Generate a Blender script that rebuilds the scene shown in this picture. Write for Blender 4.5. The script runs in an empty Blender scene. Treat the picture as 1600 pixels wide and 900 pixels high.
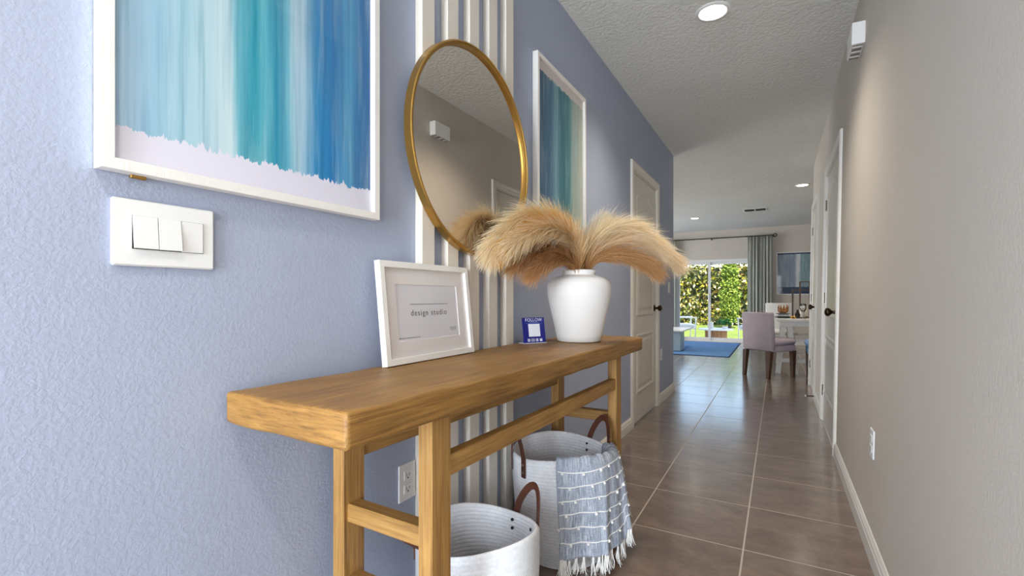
import bpy, bmesh, math, random
from mathutils import Vector, Matrix, noise as mnoise

random.seed(7)
sc = bpy.context.scene
C = sc.collection
PI = math.pi

# ------------------------------------------------------------------ camera
FPX, YAW, EYE = 738.0, math.atan(416 / 738.0), 1.056
cam_data = bpy.data.cameras.new('camera')
cam_data.sensor_width = 36.0
cam_data.lens = FPX / 1600 * 36.0
cam_data.shift_y = 15 / 1600
cam_data.clip_start = 0.02
cam = bpy.data.objects.new('camera', cam_data)
cam.location = (0, 0, EYE)
cam.rotation_euler = (PI / 2, 0, YAW)
C.objects.link(cam)
sc.camera = cam

# ------------------------------------------------------------------ world, sun, daylight, exposure
sc.view_settings.view_transform = 'Standard'
sc.view_settings.look = 'None'
sc.view_settings.gamma = 1.0
sc.view_settings.use_curve_mapping = False
sc.view_settings.exposure = 1.22
sc.cycles.use_denoising = True
sc.cycles.max_bounces = 10
sc.cycles.diffuse_bounces = 6
sc.cycles.sample_clamp_indirect = 6.0

world = bpy.data.worlds.new('world')
sc.world = world
world.use_nodes = True
wn = world.node_tree.nodes
wbg = wn['Background']
sky = wn.new('ShaderNodeTexSky')
sky.sky_type = 'NISHITA'
sky.sun_disc = False
sky.sun_elevation = math.radians(52)
sky.sun_rotation = math.radians(100)
world.node_tree.links.new(sky.outputs[0], wbg.inputs[0])
wbg.inputs[1].default_value = 0.3

def light(name, kind, loc, rot, energy, color, **kw):
    d = bpy.data.lights.new(name, kind)
    d.energy = energy
    d.color = color
    for k, v in kw.items():
        setattr(d, k, v)
    o = bpy.data.objects.new(name, d)
    o.location = loc
    o.rotation_euler = rot
    C.objects.link(o)
    return o

light('sun', 'SUN', (0, 0, 20), (math.radians(33), math.radians(14), 0), 7.5, (1, 0.95, 0.87), angle=0.01)
# daylight falling in through the open front door behind the camera
light('front_door_daylight', 'AREA', (-0.38, -2.55, 1.1), (PI / 2, 0, 0), 70, (0.82, 0.91, 1.0),
      shape='RECTANGLE', size=1.0, size_y=2.05)
# added fill light for the great room, unseen past the left of frame
light('great_room_fill_light', 'AREA', (-5.3, 9.2, 1.35), (PI / 2, 0, -PI / 2), 70, (0.93, 0.97, 1.0),
      shape='RECTANGLE', size=3.6, size_y=1.7)

# ------------------------------------------------------------------ materials
def mat(name):
    m = bpy.data.materials.new(name)
    m.use_nodes = True
    nt = m.node_tree
    b = nt.nodes['Principled BSDF']
    return m, nt, b

def N(nt, t, **kw):
    n = nt.nodes.new(t)
    for k, v in kw.items():
        setattr(n, k, v)
    return n

def coords(nt, kind='Object', scale=(1, 1, 1), loc=(0, 0, 0), rot=(0, 0, 0)):
    tc = N(nt, 'ShaderNodeTexCoord')
    mp = N(nt, 'ShaderNodeMapping')
    mp.inputs['Scale'].default_value = scale
    mp.inputs['Location'].default_value = loc
    mp.inputs['Rotation'].default_value = rot
    nt.links.new(tc.outputs[kind], mp.inputs[0])
    return mp.outputs[0]

def noise_tex(nt, vec, scale=5, detail=2, rough=0.5, dist=0.0):
    n = N(nt, 'ShaderNodeTexNoise')
    n.inputs['Scale'].default_value = scale
    n.inputs['Detail'].default_value = detail
    n.inputs['Roughness'].default_value = rough
    n.inputs['Distortion'].default_value = dist
    nt.links.new(vec, n.inputs['Vector'])
    return n.outputs['Fac']

def ramp(nt, fac, stops, interp='LINEAR'):
    r = N(nt, 'ShaderNodeValToRGB')
    r.color_ramp.interpolation = interp
    el = r.color_ramp.elements
    while len(el) > 1:
        el.remove(el[-1])
    el[0].position = stops[0][0]
    el[0].color = (*stops[0][1], 1)
    for p, c in stops[1:]:
        e = el.new(p)
        e.color = (*c, 1)
    nt.links.new(fac, r.inputs[0])
    return r.outputs[0]

def math_n(nt, op, a, b=None, clamp=False):
    m = N(nt, 'ShaderNodeMath', operation=op)
    m.use_clamp = clamp
    for i, v in enumerate((a, b)):
        if v is None:
            continue
        if isinstance(v, (int, float)):
            m.inputs[i].default_value = v
        else:
            nt.links.new(v, m.inputs[i])
    return m.outputs[0]

def mixc(nt, fac, a, b, blend='MIX'):
    m = N(nt, 'ShaderNodeMix', data_type='RGBA', blend_type=blend)
    for sock, v in ((m.inputs[0], fac), (m.inputs[6], a), (m.inputs[7], b)):
        if isinstance(v, (int, float)):
            sock.default_value = v
        elif isinstance(v, tuple):
            sock.default_value = (*v, 1)
        else:
            nt.links.new(v, sock)
    return m.outputs[2]

def bump(nt, b, height, strength=0.3, dist=0.005):
    n = N(nt, 'ShaderNodeBump')
    n.inputs['Strength'].default_value = strength
    n.inputs['Distance'].default_value = dist
    nt.links.new(height, n.inputs['Height'])
    nt.links.new(n.outputs[0], b.inputs['Normal'])

def srgb(r, g, b):
    f = lambda c: (c / 255 / 12.92) if c / 255 <= 0.04045 else ((c / 255 + 0.055) / 1.055) ** 2.4
    return (f(r), f(g), f(b))

def simple(name, col, rough=0.5, metal=0.0, spec=None, bscale=None, bstr=0.2, bdist=0.002, var=0.0, coat=0.0):
    m, nt, b = mat(name)
    b.inputs['Base Color'].default_value = (*col, 1)
    b.inputs['Roughness'].default_value = rough
    b.inputs['Metallic'].default_value = metal
    if spec is not None:
        b.inputs['Specular IOR Level'].default_value = spec
    if coat:
        b.inputs['Coat Weight'].default_value = coat
        b.inputs['Coat Roughness'].default_value = 0.1
    v = None
    if bscale:
        v = noise_tex(nt, coords(nt), bscale, 3)
        bump(nt, b, v, bstr, bdist)
    if var:
        f = noise_tex(nt, coords(nt), 9, 4)
        d = tuple(c * (1 - var) for c in col)
        u = tuple(min(1, c * (1 + var)) for c in col)
        nt.links.new(ramp(nt, f, [(0.3, d), (0.7, u)]), b.inputs['Base Color'])
    return m

def paint(name, col, scale=130, strength=0.35, dist=0.004, rough=0.75):
    m, nt, b = mat(name)
    v = coords(nt)
    n1 = noise_tex(nt, v, scale, 2, 0.5, 0.4)
    h = ramp(nt, n1, [(0.38, (0, 0, 0)), (0.62, (1, 1, 1))])
    bump(nt, b, h, strength, dist)
    n2 = noise_tex(nt, v, 1.3, 2)
    nt.links.new(ramp(nt, n2, [(0.3, tuple(c * 0.97 for c in col)), (0.7, tuple(min(1, c * 1.03) for c in col))]), b.inputs['Base Color'])
    b.inputs['Roughness'].default_value = rough
    b.inputs['Specular IOR Level'].default_value = 0.35
    return m

def wood(name, axis, dark, midc, lightc, scale=1.0, rough=0.5, bstr=0.35, end_axis=None):
    m, nt, b = mat(name)
    s = [26 * scale] * 3
    s[axis] = 1.6 * scale
    v = coords(nt, scale=tuple(s))
    s2 = [95 * scale] * 3
    s2[axis] = 3.5 * scale
    v2 = coords(nt, scale=tuple(s2))
    if end_axis is not None:      # cross-laid boards capping the ends
        tcn = N(nt, 'ShaderNodeTexCoord')
        sp = N(nt, 'ShaderNodeSeparateXYZ')
        nt.links.new(tcn.outputs['Normal'], sp.inputs[0])
        isend = math_n(nt, 'GREATER_THAN', math_n(nt, 'ABSOLUTE', sp.outputs[axis]), 0.6)
        def swap(a, base, lowv):
            q = [base * scale] * 3
            q[end_axis] = lowv * scale
            mv = N(nt, 'ShaderNodeMix', data_type='VECTOR')
            nt.links.new(isend, mv.inputs[0]); nt.links.new(a, mv.inputs[4]); nt.links.new(coords(nt, scale=tuple(q)), mv.inputs[5])
            return mv.outputs[1]
        v, v2 = swap(v, 40, 6), swap(v2, 120, 12)
    grain = noise_tex(nt, v, 1.6, 6, 0.62, 0.9)
    fine = noise_tex(nt, v2, 1.5, 4, 0.6)
    blot = noise_tex(nt, coords(nt), 4.5, 4, 0.6)
    col = ramp(nt, grain, [(0.28, dark), (0.46, midc), (0.72, lightc)])
    col = mixc(nt, 0.42, col, ramp(nt, fine, [(0.34, dark), (0.58, lightc)]))
    col = mixc(nt, 0.28, col, ramp(nt, blot, [(0.35, midc), (0.65, lightc)]))
    nt.links.new(col, b.inputs['Base Color'])
    b.inputs['Roughness'].default_value = rough
    h = math_n(nt, 'ADD', math_n(nt, 'MULTIPLY', grain, 0.7), math_n(nt, 'MULTIPLY', fine, 0.5))
    bump(nt, b, h, bstr, 0.004)
    return m

M = {}
M['blue_wall'] = paint('blue_wall_paint', srgb(166, 175, 196), 130, 0.12)
M['beige_wall'] = paint('beige_wall_paint', srgb(207, 199, 188), 110, 0.12)
M['ceiling'] = paint('ceiling_texture', srgb(226, 226, 220), 46, 0.32, 0.010, 0.85)
M['trim'] = simple('white_trim_paint', srgb(226, 222, 214), 0.35)
M['door'] = simple('white_door_paint', srgb(218, 211, 199), 0.28, bscale=60, bstr=0.04)
M['slat'] = simple('cream_slat_paint', srgb(226, 219, 208), 0.45, bscale=50, bstr=0.05)
M['white_plastic'] = simple('white_plastic', srgb(232, 232, 230), 0.3)
M['dark_slot'] = simple('dark_slot', (0.02, 0.02, 0.02), 0.6)
M['bronze'] = simple('oil_rubbed_bronze', (0.045, 0.028, 0.018), 0.3, 0.85)
M['steel'] = simple('hinge_steel', (0.35, 0.32, 0.28), 0.35, 0.9)
M['gold'] = simple('brushed_gold', (0.50, 0.29, 0.075), 0.3, 0.9, bscale=140, bstr=0.08)
M['mirror'] = simple('mirror_silver', (0.78, 0.73, 0.66), 0.01, 1.0)
M['frame_white'] = None
M['leather'] = simple('brown_leather', (0.085, 0.026, 0.013), 0.4, bscale=120, bstr=0.15, var=0.3)
M['vase'] = simple('matte_white_ceramic', srgb(232, 229, 226), 0.6, bscale=90, bstr=0.12)
M['grout'] = simple('grout', srgb(186, 174, 162), 0.9, bscale=150, bstr=0.1)
M['paper'] = simple('white_paper', srgb(222, 220, 226), 0.8)
M['matboard'] = simple('mat_board', srgb(232, 226, 224), 0.85, bscale=180, bstr=0.05)
M['ink'] = simple('dark_ink', (0.06, 0.06, 0.07), 0.7)
M['grey_ink'] = simple('grey_ink', (0.28, 0.28, 0.31), 0.7)
M['navy'] = simple('navy_card', srgb(16, 24, 122), 0.35)
M['white_print'] = simple('white_print', srgb(236, 238, 246), 0.5)
M['acrylic'] = simple('clear_acrylic', (0.75, 0.8, 0.9), 0.1)
M['dark_wood'] = wood('dark_brown_wood', 2, (0.028, 0.012, 0.006), (0.06, 0.025, 0.012), (0.11, 0.05, 0.022))
M['black_metal'] = simple('dark_metal', (0.03, 0.022, 0.018), 0.4, 0.5)
M['table_white'] = simple('whitewashed_wood', srgb(214, 208, 200), 0.5, bscale=40, bstr=0.1, var=0.08)
M['upholstery'] = simple('mauve_grey_linen', srgb(178, 164, 172), 0.9, bscale=260, bstr=0.3, var=0.06)
M['white_fabric'] = simple('white_fabric', srgb(226, 226, 224), 0.9, bscale=200, bstr=0.2)
M['blue_fabric'] = simple('blue_fabric', srgb(120, 150, 190), 0.9, bscale=200, bstr=0.2, var=0.2)
M['candle'] = simple('ivory_wax', srgb(236, 228, 212), 0.5)
M['pale_blue_paint'] = simple('pale_blue_grey_paint', srgb(168, 188, 198), 0.4)
M['white_top'] = simple('white_top', srgb(236, 236, 236), 0.3)
M['concrete'] = simple('pale_concrete', srgb(205, 200, 192), 0.85, bscale=40, bstr=0.2, var=0.06)
M['white_metal'] = simple('white_powder_coat', srgb(236, 236, 234), 0.4)
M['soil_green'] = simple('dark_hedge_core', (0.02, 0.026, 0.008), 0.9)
M['bark'] = simple('bark', (0.05, 0.035, 0.022), 0.9, bscale=30, bstr=0.5)
M['brown_carved'] = simple('carved_brown_wood', srgb(150, 100, 55), 0.6, bscale=60, bstr=0.4, var=0.3)
M['slate'] = simple('slate_grey_glaze', srgb(86, 92, 100), 0.35)
M['gold_napkin'] = simple('gold_ring', (0.55, 0.30, 0.06), 0.35, 0.7)
M['vent_dark'] = simple('vent_shadow', (0.03, 0.03, 0.03), 0.8)

m, nt, b = mat('white_washed_frame')
b.inputs['Base Color'].default_value = (*srgb(236, 233, 228), 1)
b.inputs['Roughness'].default_value = 0.45
bump(nt, b, noise_tex(nt, coords(nt, scale=(60, 60, 6)), 3, 4), 0.25, 0.002)
M['frame_white'] = m

M['top_wood'] = wood('honey_wood_top', 1, srgb(66, 40, 14), srgb(130, 89, 36), srgb(174, 130, 66), 1.0, 0.5, 0.6, 0)
M['leg_wood'] = wood('honey_wood_leg', 2, srgb(82, 51, 20), srgb(148, 105, 49), srgb(190, 146, 82), 1.0, 0.55, 0.35)
M['rail_wood'] = wood('honey_wood_rail', 1, srgb(82, 51, 20), srgb(146, 103, 48), srgb(188, 144, 80), 1.0, 0.55, 0.35)
M['cross_wood'] = wood('honey_wood_crosspiece', 0, srgb(82, 51, 20), srgb(146, 103, 48), srgb(188, 144, 80), 1.0, 0.55, 0.35)
M['plank_wood'] = wood('tan_plank', 2, srgb(120, 78, 40), srgb(160, 112, 64), srgb(190, 140, 90), 0.6, 0.6)

# floor tile
m, nt, b = mat('brown_porcelain_tile')
geo = N(nt, 'ShaderNodeNewGeometry')
oi = N(nt, 'ShaderNodeObjectInfo')
mp = N(nt, 'ShaderNodeMapping')
nt.links.new(geo.outputs['Position'], mp.inputs[0])
cmb = N(nt, 'ShaderNodeCombineXYZ')
nt.links.new(math_n(nt, 'MULTIPLY', oi.outputs['Random'], 37.0), cmb.inputs[2])
nt.links.new(cmb.outputs[0], mp.inputs['Location'])
mp.inputs['Scale'].default_value = (1.0, 1.6, 1)
n1 = noise_tex(nt, mp.outputs[0], 5.5, 6, 0.62, 0.4)
n2 = noise_tex(nt, mp.outputs[0], 38, 4, 0.6)
col = ramp(nt, n1, [(0.3, srgb(92, 72, 59)), (0.5, srgb(115, 93, 78)), (0.72, srgb(136, 114, 97))])
col = mixc(nt, 0.25, col, ramp(nt, n2, [(0.3, srgb(86, 70, 60)), (0.7, srgb(134, 118, 105))]))
nt.links.new(col, b.inputs['Base Color'])
nt.links.new(ramp(nt, n1, [(0.3, (0.36, 0.36, 0.36)), (0.7, (0.28, 0.28, 0.28))]), b.inputs['Roughness'])
b.inputs['Specular IOR Level'].default_value = 0.3
b.inputs['Coat Weight'].default_value = 1.0
b.inputs['Coat Roughness'].default_value = 0.17
b.inputs['Coat IOR'].default_value = 1.65
bump(nt, b, n1, 0.012, 0.004)
M['tile'] = m

# basket rope
m, nt, b = mat('white_cotton_rope')
b.inputs['Base Color'].default_value = (*srgb(232, 230, 230), 1)
b.inputs['Roughness'].default_value = 0.9
v = coords(nt, 'UV', scale=(260, 60, 1))
w = N(nt, 'ShaderNodeTexWave')
w.wave_type = 'BANDS'
w.bands_direction = 'DIAGONAL'
w.inputs['Scale'].default_value = 0.5
w.inputs['Distortion'].default_value = 1.5
nt.links.new(v, w.inputs['Vector'])
bump(nt, b, w.outputs['Fac'], 0.45, 0.003)
nt.links.new(ramp(nt, noise_tex(nt, coords(nt), 60, 3), [(0.3, srgb(230, 229, 232)), (0.6, srgb(240, 239, 241))]), b.inputs['Base Color'])
M['rope'] = m

# blanket weave
m, nt, b = mat('heather_blue_weave')
v = coords(nt, 'UV', scale=(150, 7, 1))
n1 = noise_tex(nt, v, 1.0, 3, 0.7)
n2 = noise_tex(nt, coords(nt, 'UV', scale=(30, 160, 1)), 1.0, 2, 0.6)
col = ramp(nt, n1, [(0.36, srgb(104, 114, 134)), (0.52, srgb(156, 164, 178)), (0.66, srgb(208, 212, 218))])
col = mixc(nt, 0.25, col, ramp(nt, n2, [(0.35, srgb(110, 120, 140)), (0.65, srgb(214, 218, 224))]))
nt.links.new(col, b.inputs['Base Color'])
b.inputs['Roughness'].default_value = 0.95
bump(nt, b, n1, 0.3, 0.002)
M['weave'] = m
M['yarn'] = simple('white_yarn', srgb(232, 230, 226), 0.95, bscale=200, bstr=0.3)

# pampas (per strand colour)
def attr_mat(name, rough=0.8, trans=0.0):
    m, nt, b = mat(name)
    a = N(nt, 'ShaderNodeAttribute')
    a.attribute_name = 'Col'
    nt.links.new(a.outputs['Color'], b.inputs['Base Color'])
    b.inputs['Roughness'].default_value = rough
    b.inputs['Specular IOR Level'].default_value = 0.2
    if trans:
        out = nt.nodes['Material Output']
        t = N(nt, 'ShaderNodeBsdfTranslucent')
        nt.links.new(a.outputs['Color'], t.inputs['Color'])
        mx = N(nt, 'ShaderNodeMixShader')
        mx.inputs[0].default_value = trans
        nt.links.new(b.outputs[0], mx.inputs[1])
        nt.links.new(t.outputs[0], mx.inputs[2])
        nt.links.new(mx.outputs[0], out.inputs[0])
    return m
M['pampas'] = attr_mat('pampas_fibre', 0.75, 0.3)
M['leaf'] = attr_mat('leaf', 0.5, 0.35)
M['stem'] = simple('dry_stem', srgb(150, 110, 62), 0.7)

# glass pane
def glass_mat(name, fac=0.06, tint=(1, 1, 1)):
    m, nt, b = mat(name)
    out = nt.nodes['Material Output']
    tr = N(nt, 'ShaderNodeBsdfTransparent')
    tr.inputs[0].default_value = (*tint, 1)
    gl = N(nt, 'ShaderNodeBsdfGlossy')
    gl.inputs['Roughness'].default_value = 0.02
    fr = N(nt, 'ShaderNodeFresnel')
    fr.inputs[0].default_value = 1.45
    mx = N(nt, 'ShaderNodeMixShader')
    nt.links.new(math_n(nt, 'MULTIPLY', fr.outputs[0], fac), mx.inputs[0])
    nt.links.new(tr.outputs[0], mx.inputs[1])
    nt.links.new(gl.outputs[0], mx.inputs[2])
    nt.links.new(mx.outputs[0], out.inputs[0])
    return m
M['glass'] = glass_mat('window_glass', 0.5)
M['pane'] = glass_mat('picture_glass', 0.12)
M['clear_glass'] = glass_mat('clear_glass', 1.6, (0.96, 0.97, 0.97))

# lamp
m, nt, b = mat('lamp_lens')
b.inputs['Base Color'].default_value = (1, 1, 1, 1)
b.inputs['Emission Color'].default_value = (1, 0.95, 0.86, 1)
b.inputs['Emission Strength'].default_value = 6
M['lens'] = m

# watercolour prints
def art(name, stops, lo, hi, paper):
    m, nt, b = mat(name)
    tc = N(nt, 'ShaderNodeTexCoord')
    sep = N(nt, 'ShaderNodeSeparateXYZ')
    nt.links.new(tc.outputs['UV'], sep.inputs[0])
    u, v = sep.outputs[0], sep.outputs[1]
    def mapped(sx, sy, off=0):
        mp = N(nt, 'ShaderNodeMapping')
        mp.inputs['Scale'].default_value = (sx, sy, 1)
        mp.inputs['Location'].default_value = (off, off * 0.7, off)
        nt.links.new(tc.outputs['UV'], mp.inputs[0])
        return mp.outputs[0]
    wob = noise_tex(nt, mapped(9, 1.6), 1, 3, 0.6)
    stre = noise_tex(nt, mapped(70, 1.3, 4), 1, 3, 0.65)
    uu = math_n(nt, 'ADD', u, math_n(nt, 'MULTIPLY', math_n(nt, 'SUBTRACT', wob, 0.5), 0.07))
    uu = math_n(nt, 'ADD', uu, math_n(nt, 'MULTIPLY', math_n(nt, 'SUBTRACT', stre, 0.5), 0.05))
    col = ramp(nt, uu, stops)
    wash = noise_tex(nt, mapped(22, 2.2, 9), 1, 4, 0.6)
    col = mixc(nt, math_n(nt, 'MULTIPLY', ramp(nt, wash, [(0.52, (0, 0, 0)), (0.78, (1, 1, 1))]), 0.4), col, srgb(204, 230, 236))
    deep = noise_tex(nt, mapped(34, 1.5, 21), 1, 3, 0.6)
    col = mixc(nt, math_n(nt, 'MULTIPLY', ramp(nt, deep, [(0.48, (0, 0, 0)), (0.7, (1, 1, 1))]), 0.65), col, mixc(nt, 1.0, col, srgb(170, 205, 220), 'MULTIPLY'))
    e1 = noise_tex(nt, mapped(13, 0.02, 3), 1, 5, 0.7)
    e2 = noise_tex(nt, mapped(75, 0.02, 8), 1, 2, 0.6)
    e2 = math_n(nt, 'POWER', e2, 3.0)
    jag = math_n(nt, 'ADD', math_n(nt, 'MULTIPLY', math_n(nt, 'SUBTRACT', e1, 0.5), 0.055), math_n(nt, 'MULTIPLY', e2, 0.05))
    mlo = math_n(nt, 'GREATER_THAN', math_n(nt, 'SUBTRACT', v, jag), lo)
    mhi = math_n(nt, 'LESS_THAN', math_n(nt, 'ADD', v, jag), hi)
    mask = math_n(nt, 'MULTIPLY', mlo, mhi)
    mask = math_n(nt, 'MULTIPLY', mask, math_n(nt, 'LESS_THAN', u, 0.985))
    nt.links.new(mixc(nt, mask, paper, col), b.inputs['Base Color'])
    b.inputs['Roughness'].default_value = 0.7
    return m
S = srgb
M['art1'] = art('watercolour_turquoise', [
    (0.0, S(172, 204, 230)), (0.12, S(158, 200, 222)), (0.20, S(172, 210, 224)), (0.28, S(188, 218, 228)), (0.34, S(206, 228, 234)),
    (0.365, S(120, 192, 208)), (0.42, S(34, 156, 178)), (0.47, S(100, 190, 206)), (0.51, S(24, 142, 174)), (0.565, S(110, 188, 210)),
    (0.61, S(190, 218, 232)), (0.655, S(130, 185, 216)), (0.69, S(40, 142, 198)), (0.78, S(20, 126, 190)), (0.86, S(84, 164, 206)),
    (0.925, S(22, 120, 182)), (1.0, S(52, 108, 160))], 0.062, 0.95, S(228, 226, 240))
M['art2'] = art('watercolour_teal', [
    (0.0, S(28, 84, 120)), (0.14, S(44, 104, 138)), (0.26, S(30, 100, 140)), (0.36, S(120, 170, 184)), (0.44, S(36, 120, 140)),
    (0.55, S(30, 112, 128)), (0.66, S(70, 140, 146)), (0.74, S(160, 180, 172)), (1.0, S(186, 192, 176))], 0.05, 0.95, S(214, 206, 204))
M['art3'] = art('far_abstract_print', [
    (0.0, S(148, 158, 170)), (0.27, S(140, 150, 164)), (0.30, S(214, 216, 214)), (0.34, S(212, 214, 212)), (0.37, S(136, 160, 164)), (1.0, S(130, 154, 154))], 0.16, 0.97, S(58, 72, 98))

# curtain
m, nt, b = mat('sage_striped_linen')
tc = N(nt, 'ShaderNodeTexCoord')
sep = N(nt, 'ShaderNodeSeparateXYZ')
nt.links.new(tc.outputs['UV'], sep.inputs[0])
fr = math_n(nt, 'FRACT', math_n(nt, 'MULTIPLY', sep.outputs[0], 9.0))
nt.links.new(ramp(nt, fr, [(0.0, S(232, 232, 222)), (0.32, S(234, 234, 226)), (0.36, S(160, 164, 154)), (0.96, S(168, 172, 162)), (1.0, S(232, 232, 222))]), b.inputs['Base Color'])
b.inputs['Roughness'].default_value = 0.9
out = nt.nodes['Material Output']
t = N(nt, 'ShaderNodeBsdfTranslucent')
t.inputs[0].default_value = (*S(190, 200, 190), 1)
mx = N(nt, 'ShaderNodeMixShader')
mx.inputs[0].default_value = 0.2
nt.links.new(b.outputs[0], mx.inputs[1]); nt.links.new(t.outputs[0], mx.inputs[2]); nt.links.new(mx.outputs[0], out.inputs[0])
M['curtain'] = m

m, nt, b = mat('blue_woven_rug')
n1 = noise_tex(nt, coords(nt, scale=(4, 30, 1)), 2.0, 5, 0.7)
n2 = noise_tex(nt, coords(nt), 160, 3, 0.7)
col = ramp(nt, n1, [(0.3, S(44, 90, 150)), (0.5, S(74, 128, 186)), (0.7, S(128, 172, 214))])
col = mixc(nt, 0.3, col, ramp(nt, n2, [(0.3, S(40, 84, 140)), (0.7, S(140, 180, 220))]))
nt.links.new(col, b.inputs['Base Color'])
b.inputs['Roughness'].default_value = 0.95
bump(nt, b, n2, 0.5, 0.005)
M['rug'] = m

m, nt, b = mat('lawn_grass')
n1 = noise_tex(nt, coords(nt), 1.5, 5, 0.7)
n2 = noise_tex(nt, coords(nt), 40, 4, 0.7)
col = ramp(nt, n1, [(0.3, S(76, 100, 22)), (0.5, S(108, 130, 32)), (0.7, S(138, 150, 52))])
col = mixc(nt, 0.4, col, ramp(nt, n2, [(0.3, S(56, 78, 16)), (0.7, S(144, 154, 60))]))
nt.links.new(col, b.inputs['Base Color'])
b.inputs['Roughness'].default_value = 0.95
bump(nt, b, n2, 1.0, 0.05)
M['grass'] = m

# ------------------------------------------------------------------ mesh helpers
def obj(name, bm, m, parent=None, smooth=False, recalc=True, angle=None):
    if isinstance(bm, bmesh.types.BMesh):
        if recalc:
            bmesh.ops.recalc_face_normals(bm, faces=bm.faces)
        me = bpy.data.meshes.new(name)
        bm.to_mesh(me)
        bm.free()
    else:
        me = bm
    if m is not None:
        me.materials.append(m)
    if smooth:
        for p in me.polygons:
            p.use_smooth = True
        if angle:
            me.set_sharp_from_angle(angle=math.radians(angle))
    o = bpy.data.objects.new(name, me)
    C.objects.link(o)
    if parent is not None:
        o.parent = parent
    return o

def tag(o, label=None, cat=None, group=None, kind=None):
    if label: o['label'] = label
    if cat: o['category'] = cat
    if group: o['group'] = group
    if kind: o['kind'] = kind
    return o

def thing(name, label, cat, loc=(0, 0, 0), rot=(0, 0, 0), group=None, kind=None):
    o = bpy.data.objects.new(name, None)
    o.empty_display_size = 0.05
    C.objects.link(o)
    o.location = loc
    o.rotation_euler = rot
    return tag(o, label, cat, group, kind)

def struct(name, bm, m, label, cat='structure', parent=None, **kw):
    o = obj(name, bm, m, parent, **kw)
    return tag(o, label, cat, kind='structure')

def dup(root, loc=None, rot=None, label=None):
    r = root.copy()
    C.objects.link(r)
    if loc is not None: r.location = loc
    if rot is not None: r.rotation_euler = rot
    if label: r['label'] = label
    for ch in list(root.children):
        c = ch.copy(); C.objects.link(c); c.parent = r
        for g in list(ch.children):
            d = g.copy(); C.objects.link(d); d.parent = c
    return r

def box(bm, x0, x1, y0, y1, z0, z1, bev=0.0, M4=None):
    if x1 < x0: x0, x1 = x1, x0
    if y1 < y0: y0, y1 = y1, y0
    if z1 < z0: z0, z1 = z1, z0
    lo, hi = (x0, y0, z0), (x1, y1, z1)
    pts = []
    for sx in (0, 1):
        for sy in (0, 1):
            for sz in (0, 1):
                sg = (sx, sy, sz)
                p = [hi[i] if sg[i] else lo[i] for i in range(3)]
                if bev <= 0:
                    pts.append(p)
                else:
                    for k in range(3):
                        q = list(p)
                        for i in range(3):
                            if i != k:
                                q[i] += -bev if sg[i] else bev
                        pts.append(q)
    if bev <= 0:
        vs = [bm.verts.new(M4 @ Vector(p) if M4 else p) for p in pts]
        for f in ((0, 1, 3, 2), (4, 6, 7, 5), (0, 4, 5, 1), (2, 3, 7, 6), (0, 2, 6, 4), (1, 5, 7, 3)):
            bm.faces.new([vs[i] for i in f])
    else:
        vs = [bm.verts.new(M4 @ Vector(p) if M4 else p) for p in pts]
        r = bmesh.ops.convex_hull(bm, input=vs)
    return bm

def B(*a, **k):
    return box(bmesh.new(), *a, **k)

def frames(pts, closed=False):
    n = len(pts)
    pts = [Vector(p) for p in pts]
    T = []
    for i in range(n):
        a = pts[(i - 1) % n] if closed or i > 0 else pts[0]
        c = pts[(i + 1) % n] if closed or i < n - 1 else pts[-1]
        T.append((c - a).normalized())
    up = Vector((0, 0, 1)) if abs(T[0].z) < 0.9 else Vector((1, 0, 0))
    nrm = T[0].cross(up).normalized()
    out = []
    for i in range(n):
        nrm = (nrm - T[i] * nrm.dot(T[i])).normalized()
        out.append((pts[i], T[i], nrm, T[i].cross(nrm)))
    return out

def tube(bm, pts, r, n=8, closed=False, cap=True):
    fr = frames(pts, closed)
    rs = r if isinstance(r, (list, tuple)) else [r] * len(pts)
    rings = []
    for (p, t, a, b2), rr in zip(fr, rs):
        rings.append([bm.verts.new(p + (a * math.cos(2 * PI * k / n) + b2 * math.sin(2 * PI * k / n)) * rr) for k in range(n)])
    m = len(rings)
    for i in range(m if closed else m - 1):
        A, D = rings[i], rings[(i + 1) % m]
        for k in range(n):
            bm.faces.new((A[k], A[(k + 1) % n], D[(k + 1) % n], D[k]))
    if cap and not closed:
        bm.faces.new(rings[0]); bm.faces.new(rings[-1])
    return bm

def lathe(bm, prof, n=32, M4=None, cap0=True, cap1=True):
    rings = []
    for r, z in prof:
        ring = []
        for k in range(n):
            p = Vector((r * math.cos(2 * PI * k / n), r * math.sin(2 * PI * k / n), z))
            ring.append(bm.verts.new(M4 @ p if M4 else p))
        rings.append(ring)
    for A, D in zip(rings, rings[1:]):
        for k in range(n):
            bm.faces.new((A[k], A[(k + 1) % n], D[(k + 1) % n], D[k]))
    if cap0: bm.faces.new(rings[0])
    if cap1: bm.faces.new(rings[-1])
    return bm

def strip(bm, pts, normals, width, thick):
    fr = []
    n = len(pts)
    P = [Vector(p) for p in pts]
    prev = None
    for i in range(n):
        t = (P[min(i + 1, n - 1)] - P[max(i - 1, 0)]).normalized()
        nn = Vector(normals[i]); nn = (nn - t * nn.dot(t)).normalized()
        w = t.cross(nn)
        ring = [bm.verts.new(P[i] + w * (sx * width / 2) + nn * (sz * thick / 2)) for sx, sz in ((-1, -1), (1, -1), (1, 1), (-1, 1))]
        if prev:
            for k in range(4):
                bm.faces.new((prev[k], prev[(k + 1) % 4], ring[(k + 1) % 4], ring[k]))
        else:
            bm.faces.new(ring)
        prev = ring
    bm.faces.new(prev)
    return bm

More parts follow.
